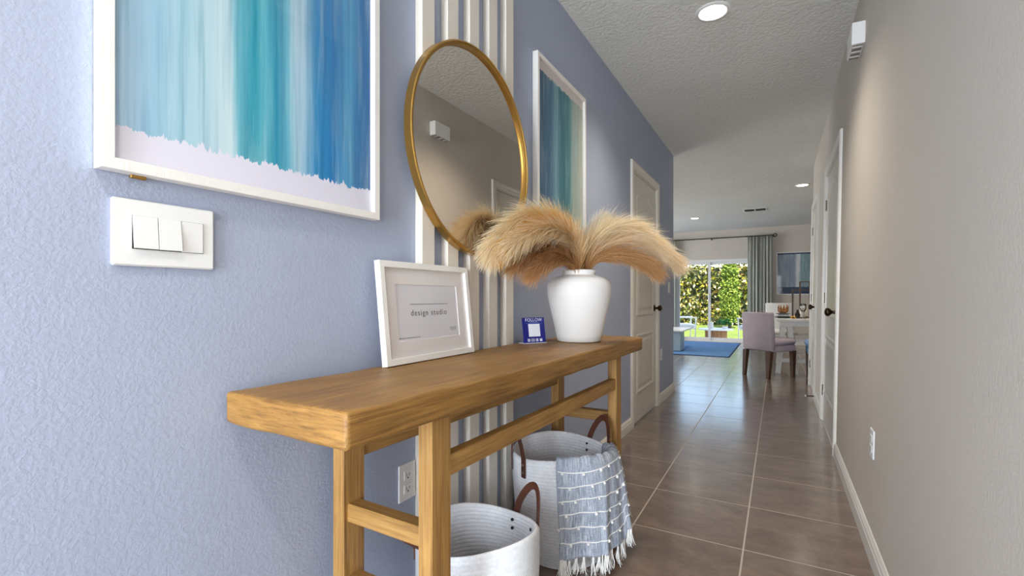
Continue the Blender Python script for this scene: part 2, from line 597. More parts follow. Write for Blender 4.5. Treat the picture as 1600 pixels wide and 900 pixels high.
def rect_frame(bm, y0, y1, z0, z1, prof, fx):
    """mitred frame in the y-z plane; prof = closed list of (inset, depth); fx(depth) -> x"""
    rings = []
    for ins, d in prof:
        x = fx(d)
        rings.append([bm.verts.new((x, y0 + ins, z0 + ins)), bm.verts.new((x, y1 - ins, z0 + ins)),
                      bm.verts.new((x, y1 - ins, z1 - ins)), bm.verts.new((x, y0 + ins, z1 - ins))])
    m = len(rings)
    for i in range(m):
        A, D = rings[i], rings[(i + 1) % m]
        for k in range(4):
            bm.faces.new((A[k], A[(k + 1) % 4], D[(k + 1) % 4], D[k]))
    return bm

def uvquad(x, y0, y1, z0, z1, flip=False):
    me = bpy.data.meshes.new('print')
    t = 0.002
    vs = [(x, y0, z0), (x, y1, z0), (x, y1, z1), (x, y0, z1), (x - t, y0, z0), (x - t, y1, z0), (x - t, y1, z1), (x - t, y0, z1)]
    fs = [(0, 1, 2, 3), (7, 6, 5, 4), (0, 4, 5, 1), (1, 5, 6, 2), (2, 6, 7, 3), (3, 7, 4, 0)]
    me.from_pydata(vs, [], fs)
    uv = me.uv_layers.new(name='UVMap')
    q = {0: (0, 0), 1: (1, 0), 2: (1, 1), 3: (0, 1)}
    for l in me.loops:
        uv.data[l.index].uv = q[l.vertex_index % 4]
    return me

def text_mesh(name, body, size, align='CENTER', space=1.0):
    cu = bpy.data.curves.new(name, 'FONT')
    cu.body = body
    cu.size = size
    cu.align_x = align
    cu.space_character = space
    cu.extrude = 0.0003
    cu.resolution_u = 3
    o = bpy.data.objects.new(name, cu)
    C.objects.link(o)
    dg = bpy.context.evaluated_depsgraph_get()
    me = bpy.data.meshes.new_from_object(o.evaluated_get(dg))
    bpy.data.objects.remove(o)
    bpy.data.curves.remove(cu)
    me.materials.clear()
    return me

def catmull(P, n):
    P = [Vector(p) for p in P]
    P = [P[0] * 2 - P[1]] + P + [P[-1] * 2 - P[-2]]
    out = []
    segs = len(P) - 3
    for i in range(n):
        t = i / (n - 1) * segs
        k = min(int(t), segs - 1); t -= k
        a, b2, c, d = P[k:k + 4]
        out.append(0.5 * ((2 * b2) + (c - a) * t + (2 * a - 5 * b2 + 4 * c - d) * t * t + (3 * b2 - a - 3 * c + d) * t ** 3))
    return out

# ------------------------------------------------------------------ setting
WL, H = -1.035, 2.66            # left wall face, ceiling height
WR, LEAN = 0.332, 0.018         # right wall face at the floor and its slight lean
YF = 12.2                       # far wall face
TX, TY, TX0, TY0 = 0.46, 0.4665, -1.048, 2.2

# floor: grout bed, then tiles
floor = struct('floor', B(-5.5, 3.2, -2.75, YF + 0.12, -0.06, -0.0007), M['grout'], 'brown porcelain tile floor running down the hallway', 'floor')
bm = B(0.0035, TX - 0.0035, 0.0035, TY - 0.0035, -0.0045, 0, bev=0)
bmesh.ops.recalc_face_normals(bm, faces=bm.faces)
tile_me = bpy.data.meshes.new('tile'); bm.to_mesh(tile_me); bm.free(); tile_me.materials.append(M['tile'])
rest = bmesh.new()
for i in range(-10, 10):
    for j in range(-10, 22):
        x, y = TX0 + i * TX, TY0 + j * TY
        if x < -5.5 or x + TX > 3.2 or y + TY > YF + 0.05:
            continue
        hall = 0 <= i <= 2
        if y < 5.5 and not hall:
            if not (i < 0 and y > 5.4) and not (i > 2 and y > 6.8):
                continue
        if y < 6.8 and i > 2:
            continue
        seen = (hall and y > 1.2) or (-3 <= i <= 3)
        if seen and y > 1.2:
            o = bpy.data.objects.new('tile', tile_me); C.objects.link(o); o.parent = floor; o.location = (x, y, 0)
        else:
            box(rest, x + 0.0025, x + TX - 0.0025, y + 0.0025, y + TY - 0.0025, -0.0045, 0)
o = obj('tile_field', rest, M['tile'], floor); o['kind'] = 'stuff'

struct('ceiling', B(-5.6, 3.3, -2.75, YF + 0.12, H, H + 0.12), M['ceiling'], 'white knockdown textured ceiling', 'ceiling')

# left door opening
LD0, LD1, DH = 3.845, 4.70, 2.10
bm = bmesh.new()
box(bm, WL - 0.11, WL, -2.75, LD0, 0, H)
box(bm, WL - 0.11, WL, LD0, LD1, DH, H)
box(bm, WL - 0.11, WL, LD1, 5.56, 0, H)
struct('wall_left', bm, M['blue_wall'], 'blue lavender textured hallway wall behind the console table', 'wall')
struct('wall_left_rear', B(-5.5, WL - 0.11, 5.46, 5.56, 0, H), M['beige_wall'], 'beige wall turning off behind the blue hallway wall', 'wall')
struct('wall_left_far', B(-5.6, -5.5, 5.46, YF, 0, H), M['beige_wall'], 'beige side wall of the great room', 'wall')

# right wall (leans a touch), with two door openings
RD = [(3.85, 4.89), (5.90, 6.73)]
def lean_x(z): return WR + LEAN * z
bm = bmesh.new()
def lean_box(y0, y1, z0, z1):
    box(bm, 0, 0.12, y0, y1, z0, z1, M4=Matrix(((1, 0, LEAN, WR), (0, 1, 0, 0), (0, 0, 1, 0), (0, 0, 0, 1))))
ys = [-2.75, RD[0][0], RD[0][1], RD[1][0], RD[1][1], 6.84]
for k in range(0, 6, 2):
    lean_box(ys[k], ys[k + 1], 0, H)
for a, c in RD:
    lean_box(a, c, DH, H)
struct('wall_right', bm, M['beige_wall'], 'beige textured wall along the right side of the hallway', 'wall')
struct('wall_right_rear', B(WR + 0.16, 3.2, 6.74, 6.84, 0, H), M['beige_wall'], 'beige wall turning off behind the right hallway wall', 'wall')
struct('wall_right_far', B(3.2, 3.3, 6.74, YF, 0, H), M['beige_wall'], 'beige side wall of the dining area', 'wall')

# far wall with sliding door opening
SX0, SX1, SH = -2.22, -0.45, 1.965
bm = bmesh.new()
box(bm, -5.5, SX0, YF, YF + 0.12, 0, H)
box(bm, SX0, SX1, YF, YF + 0.12, SH, H)
box(bm, SX1, 3.2, YF, YF + 0.12, 0, H)
struct('wall_far', bm, M['beige_wall'], 'beige far wall holding the glass sliding door', 'wall')

# wall behind the camera with the open front door
bm = bmesh.new()
box(bm, WL, -0.93, -2.74, -2.62, 0, H)
box(bm, 0.14, WR + 0.05, -2.74, -2.62, 0, H)
box(bm, -0.93, 0.14, -2.74, -2.62, 2.13, H)
struct('wall_front', bm, M['beige_wall'], 'entry wall around the open front door', 'wall')

# baseboards
def baseboard(name, y0, y1, sgn, root_x, rot, label):
    prof = [(0, 0), (0.015, 0), (0.015, 0.062), (0.012, 0.068), (0.012, 0.078), (0.007, 0.088), (0.004, 0.095), (0, 0.095)]
    bm = bmesh.new()
    A = [bm.verts.new((sgn * d, y0, z)) for d, z in prof]
    D = [bm.verts.new((sgn * d, y1, z)) for d, z in prof]
    n = len(prof)
    for k in range(n):
        bm.faces.new((A[k], A[(k + 1) % n], D[(k + 1) % n], D[k]))
    bm.faces.new(A); bm.faces.new(D)
    o = struct(name, bm, M['trim'], label, 'baseboard')
    o.location = (root_x, 0, 0); o.rotation_euler = (0, rot, 0)
    return o
baseboard('baseboard_left', -2.6, LD0 - 0.075, 1, WL, 0, 'white baseboard along the blue wall before the panelled door')
baseboard('baseboard_left', LD1 + 0.075, 5.575, 1, WL, 0, 'short white baseboard between the left door and the wall corner')
baseboard('baseboard_right', -2.6, RD[0][0] - 0.075, -1, WR, LEAN, 'white ridged baseboard along the near right wall')
baseboard('baseboard_right', RD[0][1] + 0.075, RD[1][0] - 0.075, -1, WR, LEAN, 'short white baseboard between the two right doors')
bm = bmesh.new(); box(bm, -0.44, 3.2, YF - 0.015, YF, 0, 0.095, 0.003)
struct('baseboard_far', bm, M['trim'], 'white baseboard under the far picture', 'baseboard')
bm = bmesh.new(); box(bm, WL - 0.11, WL + 0.0, 5.56, 5.575, 0, 0.095, 0.003)
struct('baseboard_end', bm, M['trim'], 'white baseboard wrapping the end of the blue wall', 'baseboard')

# ------------------------------------------------------------------ doors
def lathe_x(bm, prof, sgn, y, z, x0, n=20):
    """prof (r, along) with axis along +-x"""
    M4 = Matrix(((0, 0, sgn, x0), (0, 1, 0, y), (1, 0, 0, z), (0, 0, 0, 1)))
    return lathe(bm, prof, n, M4)

def panel_mesh(y0, y1, z0, z1, arch, sgn, face):
    out = []
    if arch:
        n = 16
        top = []
        for k in range(n + 1):
            t = k / n
            w = 0.0 if t < 0.12 or t > 0.88 else 0.5 - 0.5 * math.cos(2 * PI * (t - 0.12) / 0.76)
            top.append((y0 + (y1 - y0) * t, z1 - arch + arch * w))
    else:
        top = [(y0, z1), (y1, z1)]
    base = [(y1, z0), (y0, z0)]
    loop = top + base
    cy0, cz0 = (y0 + y1) / 2, (z0 + z1) / 2
    def inset(p, i):
        y, z = p
        sy = (1 - 2 * i / (y1 - y0))
        yy = cy0 + (y - cy0) * sy
        zz = z - i if z > cz0 else z + i
        return yy, zz
    bm = bmesh.new()
    rings = []
    for i, d in ((0, 0), (0.004, 0.007), (0.016, 0.008), (0.030, 0.0012), (0.046, 0.0012), (0.066, 0.006)):
        rings.append([bm.verts.new((face + sgn * d, *inset(p, i))) for p in loop])
    n = len(loop)
    for A, D in zip(rings, rings[1:]):
        for k in range(n):
            bm.faces.new((A[k], A[(k + 1) % n], D[(k + 1) % n], D[k]))
    bm.faces.new(rings[-1])
    return bm

def door(name, label, x, y0, y1, sgn, rot, knob_far, hinge_near):
    """opening y0..y1, sgn = direction into the hall along x"""
    root = thing(name, label, 'door', (x, y0, 0), (0, rot, 0), kind='structure')
    w = y1 - y0
    # casing
    prof = [(0.0, 0.0), (0.0, 0.012), (0.012, 0.016), (0.03, 0.014), (0.05, 0.019), (0.066, 0.017), (0.072, 0.010), (0.072, 0.0)]
    bm = bmesh.new()
    rings = []
    for o_, d in prof:
        rings.append([bm.verts.new((sgn * d, *q)) for q in ((-o_, 0), (-o_, DH + o_), (w + o_, DH + o_), (w + o_, 0))])
    n = len(rings)
    for i in range(n):
        A, D = rings[i], rings[(i + 1) % n]
        for k in range(3):
            bm.faces.new((A[k], A[k + 1], D[k + 1], D[k]))
    bm.faces.new([r[0] for r in rings]); bm.faces.new([r[3] for r in rings])
    obj('casing', bm, M['trim'], root)
    # jamb
    bm = bmesh.new()
    jd = -0.108
    box(bm, sgn * jd, 0, 0, 0.012, 0, DH); box(bm, sgn * jd, 0, w - 0.012, w, 0, DH); box(bm, sgn * jd, 0, 0.012, w - 0.012, DH - 0.012, DH)
    obj('jamb', bm, M['trim'], root)
    # slab
    face = sgn * -0.004
    a, c = 0.015, w - 0.015
    slab = obj('slab', B(face, face - sgn * 0.036, a, c, 0.014, DH - 0.015, bev=0.0015), M['door'], root)
    st = 0.115
    obj('panel', panel_mesh(a + st, c - st, 0.90, 1.99, 0.075, sgn, face), M['door'], slab)
    obj('panel', panel_mesh(a + st, c - st, 0.245, 0.745, 0, sgn, face), M['door'], slab)
    ky = (c - 0.06) if knob_far else (a + 0.06)
    bm = bmesh.new()
    lathe_x(bm, [(0.032, 0), (0.032, 0.004), (0.026, 0.009), (0.012, 0.012), (0.010, 0.03), (0.016, 0.036), (0.026, 0.044), (0.029, 0.055), (0.026, 0.066), (0.014, 0.073), (0.002, 0.075)], sgn, ky, 0.955, face)
    tag(obj('knob', bm, M['bronze'], slab, smooth=True), 'dark bronze round door knob')
    hy = 0.007 if hinge_near else w - 0.007
    for hz in (0.26, 1.055, 1.85):
        bm = bmesh.new()
        tube(bm, [(sgn * 0.004, hy, hz - 0.045), (sgn * 0.004, hy, hz + 0.045)], 0.0065, 8)
        box(bm, sgn * -0.003, sgn * 0.0, hy - 0.004, hy + 0.018 * (1 if hinge_near else -1), hz - 0.045, hz + 0.045)
        obj('hinge', bm, M['steel'], slab)
    return root
door('door_1', 'cream two panel arched door in the blue wall', WL, LD0, LD1, 1, 0, True, True)
door('door_2', 'nearer white panelled door in the right beige wall', WR, *RD[0], -1, LEAN, False, False)
door('door_3', 'farther white panelled door at the end of the right wall', WR, *RD[1], -1, LEAN, False, False)

# sliding glass door
root = thing('window_1', 'white framed sliding glass door opening onto the patio', 'sliding door', (SX0, YF + 0.05, 0), kind='structure')
w = SX1 - SX0
bm = bmesh.new()
box(bm, 0, 0.05, -0.04, 0.05, 0, SH); box(bm, w - 0.05, w, -0.04, 0.05, 0, SH)
box(bm, 0.05, w - 0.05, -0.04, 0.05, SH - 0.06, SH); box(bm, 0.05, w - 0.05, -0.04, 0.05, 0, 0.035)
obj('outer_frame', bm, M['white_metal'], root)
mul = -1.445 - SX0
for k, (a, c, yy) in enumerate(((0.05, mul + 0.025, -0.03), (mul - 0.025, w - 0.05, 0.006))):
    bm = bmesh.new()
    z0, z1 = 0.036, SH - 0.061
    for q in ((a, a + 0.05, z0, z1), (c - 0.05, c, z0, z1)):
        box(bm, q[0], q[1], yy, yy + 0.032, q[2], q[3])
    box(bm, a + 0.05, c - 0.05, yy, yy + 0.032, z0, z0 + 0.06); box(bm, a + 0.05, c - 0.05, yy, yy + 0.032, z1 - 0.05, z1)
    sash = obj('sash', bm, M['white_metal'], root)
    obj('pane', B(a + 0.05, c - 0.05, yy + 0.013, yy + 0.019, z0 + 0.06, z1 - 0.05), M['glass'], sash)
    if k == 0:
        obj('pull_handle', B(c - 0.035, c - 0.02, yy - 0.03, yy, 0.95, 1.15, bev=0.004), M['white_metal'], sash)

# ------------------------------------------------------------------ ceiling lamps and vent
def downlight(loc, label, energy, lens=True):
    t = thing('recessed_light', label, 'ceiling light', loc, group='recessed ceiling lights')
    bm = bmesh.new()
    lathe(bm, [(0.0935, 0), (0.0935, -0.003), (0.088, -0.007), (0.074, -0.008), (0.066, 0.0), (0.0935, 0)], 40, cap0=False, cap1=False)
    obj('trim_ring', bm, M['white_plastic'], t, smooth=True, angle=40)
    bm = bmesh.new()
    lathe(bm, [(0.0665, -0.0035), (0.05, -0.006), (0.02, -0.0075), (0.001, -0.008)], 40, cap0=False)
    obj('lens', bm, M['lens'], t, smooth=True)
    d = bpy.data.lights.new('lamp_light', 'SPOT')
    d.energy = energy; d.color = (1, 0.89, 0.76); d.spot_size = math.radians(128); d.spot_blend = 1.0; d.shadow_soft_size = 0.06
    o = bpy.data.objects.new('lamp_light', d); C.objects.link(o); o.parent = t; o.location = (0, 0, -0.02)
    return t
downlight((-0.32, 2.86, H), 'round recessed ceiling light above the near hallway', 44)
downlight((0.30, 7.89, H), 'round recessed ceiling light near the far right door', 42)
downlight((-1.465, 10.13, H), 'round recessed ceiling light before the sliding door', 32)
downlight((-0.32, -0.25, H), 'round recessed ceiling light over the entry', 38)
downlight((-3.8, 7.9, H), 'added unseen round ceiling light over the great room side', 35)  # extra lamp added out of view to brighten the great room

t = thing('ceiling_vent', 'rectangular white air vent in the far ceiling', 'vent', (-0.37, 9.68, H))
bm = bmesh.new()
for a in (0,):
    box(bm, -0.20, 0.20, -0.09, -0.06, -0.008, 0); box(bm, -0.20, 0.20, 0.06, 0.09, -0.008, 0)
    box(bm, -0.20, -0.17, -0.06, 0.06, -0.008, 0); box(bm, 0.17, 0.20, -0.06, 0.06, -0.008, 0); box(bm, -0.012, 0.012, -0.06, 0.06, -0.008, 0)
t.scale = (1, 1.8, 1)
obj('vent_frame', bm, M['white_plastic'], t)
obj('backing', B(-0.17, 0.17, -0.06, 0.06, -0.002, -0.0005), M['vent_dark'], t)
for k in range(5):
    y = -0.048 + k * 0.024
    bm = bmesh.new()
    box(bm, -0.168, 0.168, -0.0008, 0.0008, -0.006, 0.006, M4=Matrix.Translation((0, y, -0.005)) @ Matrix.Rotation(0.9, 4, 'X'))
    obj('louver', bm, M['vent_dark'], t)

# ------------------------------------------------------------------ wall slats, mirror, pictures
t = thing('wall_slat_panel', 'five cream vertical slats mounted on the blue wall behind the mirror', 'wall panel', (WL, 1.19, 0))
for k in range(5):
    obj('slat', B(0, 0.030, k * 0.1355, k * 0.1355 + 0.065, 0.095, H, bev=0.002), M['slat'], t)

t = thing('round_mirror', 'large round mirror in a thin gold frame', 'mirror', (WL + 0.030, 1.49, 1.600))
RM = 0.388
M4x = Matrix(((0, 0, 1, 0), (0, 1, 0, 0), (1, 0, 0, 0), (0, 0, 0, 1)))
bm = bmesh.new()
lathe(bm, [(RM - 0.014, 0.002), (RM, 0.002), (RM, 0.028), (RM - 0.003, 0.031), (RM - 0.007, 0.031), (RM - 0.010, 0.026), (RM - 0.017, 0.024), (RM - 0.017, 0.012), (RM - 0.014, 0.002)], 128, M4x, False, False)
obj('gold_frame', bm, M['gold'], t, smooth=True, angle=35)
bm = bmesh.new()
lathe(bm, [(RM - 0.016, 0.004), (RM - 0.016, 0.014)], 128, M4x)
obj('mirror_glass', bm, M['mirror'], t)

def picture(label, y0, z0, w, h, artm, depth=0.031, rail=0.02, loc_x=WL, ins=0.004, lip=0.010):
    t = thing('framed_print', label, 'picture', (loc_x, y0, z0))
    bm = bmesh.new()
    rect_frame(bm, 0, w, 0, h, [(0, 0.002), (0, depth - 0.001), (0.001, depth), (rail - 0.001, depth), (rail, depth - 0.001), (rail, 0.002)], lambda d: d)
    obj('frame', bm, M['frame_white'], t)
    obj('print', uvquad(depth - lip - 0.003, rail - ins, w - rail + ins, rail - ins, h - rail + ins), artm, t)
    obj('glass_pane', B(depth - lip, depth - lip + 0.0015, rail, w - rail, rail, h - rail), M['pane'], t)
    return t
t = picture('large framed turquoise and blue streaked watercolour above the switch plate', 0.357, 1.280, 0.646, 0.965, M['art1'])
obj('hanger_clip', B(0.004, 0.012, 0.05, 0.075, -0.006, 0.0, bev=0.001), M['gold'], t)
picture('framed dark teal streaked watercolour to the right of the round mirror', 2.035, 1.280, 0.652, 0.965, M['art2'])

# ------------------------------------------------------------------ plates, outlets, chime
t = thing('light_switch', 'wide white three rocker switch plate under the large watercolour', 'light switch', (WL, 0.380, 1.114))
obj('plate', B(0, 0.009, 0, 0.174, 0, 0.122, bev=0.003), M['white_plastic'], t)
for k, tilt in enumerate((0.10, 0.10, 0.0)):
    y = 0.030 + k * 0.0405
    M4 = Matrix.Translation((0.0082, y, 0.092)) @ Matrix.Rotation(-tilt, 4, 'Y')
    obj('rocker', box(bmesh.new(), 0, 0.0035, 0.0006, 0.0398, -0.060, 0, 0.0006, M4=M4), M['white_plastic'], t)
obj('rocker_recess', B(0.0088, 0.0091, 0.0298, 0.1521, 0.0312, 0.0926), M['dark_slot'], t)

def outlet(label, loc, rot, sgn, group=None):
    t = thing('wall_outlet', label, 'outlet', loc, rot)
    obj('plate', B(0, sgn * 0.006, -0.0385, 0.0385, -0.058, 0.058, bev=0.002), M['white_plastic'], t)
    for dz in (0.021, -0.021):
        r = obj('receptacle', B(sgn * 0.005, sgn * 0.0078, -0.017, 0.017, dz - 0.0145, dz + 0.0145, bev=0.001), M['white_plastic'], t)
        bm = bmesh.new()
        box(bm, sgn * 0.0075, sgn * 0.0082, -0.008, -0.006, dz - 0.003, dz + 0.007)
        box(bm, sgn * 0.0075, sgn * 0.0082, 0.006, 0.008, dz - 0.003, dz + 0.006)
        box(bm, sgn * 0.0075, sgn * 0.0082, -0.0025, 0.0025, dz - 0.0105, dz - 0.006)
        obj('slot', bm, M['dark_slot'], r)
    return t
outlet('white duplex outlet on the blue wall under the console table', (WL, 1.148, 0.470), (0, 0, 0), 1)
outlet('white duplex outlet on the near right beige wall', (WR + LEAN * 0.455, 2.425, 0.455), (0, LEAN, 0), -1)
outlet('small white outlet low on the blue wall past the arched door', (WL, 4.905, 0.480), (0, 0, 0), 1)
t = thing('light_switch', 'small white rocker switch on the end of the blue wall', 'light switch', (WL, 5.30, 1.165))
obj('plate', B(0, 0.007, -0.0385, 0.0385, -0.060, 0.060, bev=0.002), M['white_plastic'], t)
obj('rocker', B(0.006, 0.0105, -0.016, 0.016, -0.033, 0.033, bev=0.001), M['white_plastic'], t)

t = thing('door_chime', 'white box door chime high on the right wall', 'door chime', (WR + LEAN * 2.31, 2.88, 2.315), (0, LEAN, 0))
obj('housing', B(-0.055, 0, 0, 0.19, 0, 0.108, bev=0.002), M['white_plastic'], t)
obj('grille', B(-0.048, -0.008, 0.012, 0.178, -0.002, 0.001), M['steel'], t)
for k in range(3):
    obj('grille_bar', B(-0.048, -0.008, 0.03 + k * 0.055, 0.045 + k * 0.055, -0.004, -0.001), M['white_plastic'], t)

t = thing('door_stop', 'dark spring door stop on the right baseboard between the doors', 'door stop', (WR - 0.015, 5.74, 0.045))
bm = bmesh.new(); tube(bm, [(0, 0, 0), (-0.006, 0, 0), (-0.065, 0, -0.004)], [0.012, 0.006, 0.006], 10); obj('spring', bm, M['bronze'], t)
bm = bmesh.new(); tube(bm, [(-0.065, 0, -0.004), (-0.078, 0, -0.005)], 0.009, 10); obj('rubber_tip', bm, M['white_plastic'], t)

# ------------------------------------------------------------------ console table
TZ = 0.857
t = thing('console_table', 'long rustic honey brown wooden console table along the blue wall', 'console table', (-0.640, 0.563, 0), (0, 0, -math.radians(1.3)))
L, Dp, Th = 1.85, 0.378, 0.066
bm = bmesh.new()
nx, ny = 14, 64
def edge_w(v): return mnoise.noise(Vector((v * 7.0, 3.3, 1.0))) * 0.004
grid = {}
prof = [(0.0, -Th + 0.012), (0.0, -0.012), (0.003, -0.005), (0.010, 0.0)]
# slab as rounded box with slightly wavering edges
tmp = bmesh.new()
bmesh.ops.create_cube(tmp, size=1.0)
for v in tmp.verts:
    v.co = Vector(((v.co.x - 0.5) * Dp, (v.co.y + 0.5) * L, TZ - Th / 2 + v.co.z * Th))
bmesh.ops.subdivide_edges(tmp, edges=[e for e in tmp.edges if abs((e.verts[0].co - e.verts[1].co).y) > 1], cuts=40, use_grid_fill=True)
bmesh.ops.subdivide_edges(tmp, edges=[e for e in tmp.edges if abs((e.verts[0].co - e.verts[1].co).x) > 0.3], cuts=10, use_grid_fill=True)
sharp = [e for e in tmp.edges if len(e.link_faces) == 2 and e.calc_face_angle(0) > 1.0]
bmesh.ops.bevel(tmp, geom=sharp, offset=0.009, segments=3, profile=0.55, affect='EDGES')
for v in tmp.verts:
    p = v.co
    n_ = Vector((mnoise.noise(p * 9), mnoise.noise(p * 9 + Vector((5, 1, 2))), mnoise.noise(p * 11 + Vector((1, 8, 3)))))
    onedge = (p.x > -0.02 or p.x < -Dp + 0.02 or p.y < 0.02 or p.y > L - 0.02)
    if onedge:
        v.co += n_ * 0.0028
    elif p.z < TZ - 0.03:
        v.co.z += n_.z * 0.003
obj('table_top', tmp, M['top_wood'], t, smooth=True, angle=50)
lx, ly = 0.040, 0.070
xf, xb = -0.028, -Dp + 0.024
yn, yfar = 0.252, L - 0.252 - 0.082
for x0 in (xf - lx, xb):
    for y0 in (yn, yfar):
        obj('leg', B(x0, x0 + lx, y0, y0 + ly, 0, TZ - Th + 0.002, bev=0.003), M['leg_wood'], t)
for x0 in (xf - lx + 0.004, xb + 0.004):
    obj('long_rail', B(x0, x0 + 0.032, yn + ly - 0.005, yfar + 0.005, 0.640, 0.690, bev=0.003), M['rail_wood'], t)
for y0 in (yn + 0.014, yfar + 0.014):
    for z0 in (0.488, 0.305):
        obj('side_stretcher', B(xb + lx - 0.004, xf - lx + 0.004, y0, y0 + 0.042, z0, z0 + 0.046, bev=0.003), M['cross_wood'], t)

# ------------------------------------------------------------------ items on the table
# sign frame leaning on the slats
lean = math.atan2(0.032, 0.303)
t = thing('sign_frame', 'white framed sign reading design studio leaning on the slats', 'framed sign', (-0.957, 0.985, TZ + 0.003), (0, -lean, 0))
fw, fh, fd = 0.438, 0.306, 0.020
bm = bmesh.new()
rect_frame(bm, 0, fw, 0, fh, [(0, -fd), (0, -0.001), (0.001, 0), (0.018, 0), (0.019, -0.001), (0.019, -0.010), (0.019, -fd)], lambda d: d)
obj('frame', bm, M['frame_white'], t)
obj('backing', B(-fd, -0.014, 0.019, fw - 0.019, 0.019, fh - 0.019), M['matboard'], t)
bm = bmesh.new()
rect_frame(bm, 0.019, fw - 0.019, 0.019, fh - 0.019, [(0, -0.0138), (0, -0.0105), (0.048, -0.0105), (0.049, -0.0138)], lambda d: d)
obj('mat_board', bm, M['matboard'], t)
sheet = obj('sheet', B(-0.0138, -0.0132, 0.066, fw - 0.066, 0.066, fh - 0.066), M['paper'], t)
def put_text(me, name, m, parent, x, y, z):
    o = bpy.data.objects.new(name, me); C.objects.link(o); o.parent = parent
    me.materials.append(m)
    o.matrix_local = Matrix(((0, 0, 1, x), (1, 0, 0, y), (0, 1, 0, z), (0, 0, 0, 1)))
    return o
put_text(text_mesh('lettering', 'design studio', 0.0265, space=1.25), 'lettering', M['ink'], sheet, -0.0130, fw / 2, 0.142)
def dashes(y0, y1, z, hgt, seed, nm='small_print'):
    rr = random.Random(seed)
    bm = bmesh.new(); y = y0
    while y < y1:
        w_ = rr.uniform(0.004, 0.010)
        box(bm, -0.0133, -0.0129, y, min(y + w_, y1), z, z + hgt)
        y += w_ + 0.002
    obj(nm, bm, M['grey_ink'], sheet)
dashes(0.130, 0.318, 0.176, 0.0032, 1)
dashes(0.070, 0.165, 0.0735, 0.0032, 2)
bm = bmesh.new()
for k, (a, c) in enumerate(((0, 0.006), (0.009, 0.015), (0.018, 0.024), (0.027, 0.032))):
    for y in (a, c - 0.001):
        box(bm, -0.0133, -0.0129, 0.322 + y, 0.3235 + y, 0.086, 0.098)
    box(bm, -0.0133, -0.0129, 0.322 + a, 0.322 + c, 0.0965, 0.098)
obj('corner_mark', bm, M['grey_ink'], sheet)
obj('glass_pane', B(-0.0095, -0.0085, 0.019, fw - 0.019, 0.019, fh - 0.019), M['pane'], t)

# blue social card in an acrylic stand
ang = math.atan2(0.060, 0.098)
t = thing('follow_card', 'small navy blue card headed FOLLOW beside the white vase', 'card', (-0.949, 1.789, TZ + 0.001), (0, 0, -ang))
tl = Matrix.Rotation(-0.16, 4, 'Y')
obj('card', box(bmesh.new(), -0.003, 0, 0, 0.112, 0.003, 0.112, M4=tl), M['navy'], t)
bm = bmesh.new(); box(bm, -0.045, 0.004, -0.002, 0.114, 0, 0.002)
obj('acrylic_foot', bm, M['acrylic'], t)
card = t.children[0]
def on_card(me, nm, y, z):
    o = put_text(me, nm, M['white_print'], card, 0, 0, 0)
    o.matrix_local = tl @ Matrix(((0, 0, 1, 0.0006), (1, 0, 0, y), (0, 1, 0, z), (0, 0, 0, 1)))
on_card(text_mesh('heading', 'FOLLOW', 0.0200, space=1.08), 'heading', 0.057, 0.0950)
obj('white_patch', box(bmesh.new(), 0, 0.0007, 0.028, 0.086, 0.029, 0.084, M4=tl), M['white_print'], card)
bm = bmesh.new()
for k in range(9): box(bm, 0, 0.0006, 0.034 + k * 0.0055, 0.038 + k * 0.0055, 0.0895, 0.0915, M4=tl)
box(bm, 0, 0.0005, 0.014, 0.100, 0.0862, 0.0868, M4=tl)
obj('small_print', bm, simple('pale_blue_print', S(120, 150, 230), 0.5), card)
for k in range(4):
    bm = bmesh.new()
    y = 0.020 + k * 0.0205
    if k == 0:
        for q in ((0, 0.012, 0, 0.002), (0, 0.012, 0.010, 0.012), (0, 0.002, 0.002, 0.010), (0.010, 0.012, 0.002, 0.010), (0.005, 0.0075, 0.0, 0.009), (0.004, 0.010, 0.0055, 0.007)):
            box(bm, 0, 0.0007, y + q[0], y + q[1], 0.008 + q[2], 0.008 + q[3], M4=tl)
    elif k == 1:
        for q in ((0, 0.015, 0, 0.0015), (0, 0.015, 0.0105, 0.012), (0, 0.0015, 0.0015, 0.0105), (0.0135, 0.015, 0.0015, 0.0105), (0.006, 0.009, 0.004, 0.008)):
            box(bm, 0, 0.0007, y - 0.001 + q[0], y - 0.001 + q[1], 0.008 + q[2], 0.008 + q[3], M4=tl)
    elif k == 2:
        for q in ((0.001, 0.012, 0, 0.0018), (0.001, 0.012, 0.0102, 0.012), (0.001, 0.0028, 0.0018, 0.0102), (0.0102, 0.012, 0.0018, 0.0102), (0.0045, 0.0085, 0.004, 0.008)):
            box(bm, 0, 0.0007, y + q[0], y + q[1], 0.008 + q[2], 0.008 + q[3], M4=tl)
    else:
        for q in ((0, 0.012, 0, 0.008), (0, 0.004, 0.008, 0.012), (0.008, 0.012, 0.008, 0.012)):
            box(bm, 0, 0.0007, y + q[0], y + q[1], 0.008 + q[2], 0.008 + q[3], M4=tl)
    obj('icon', bm, M['white_print'], card)

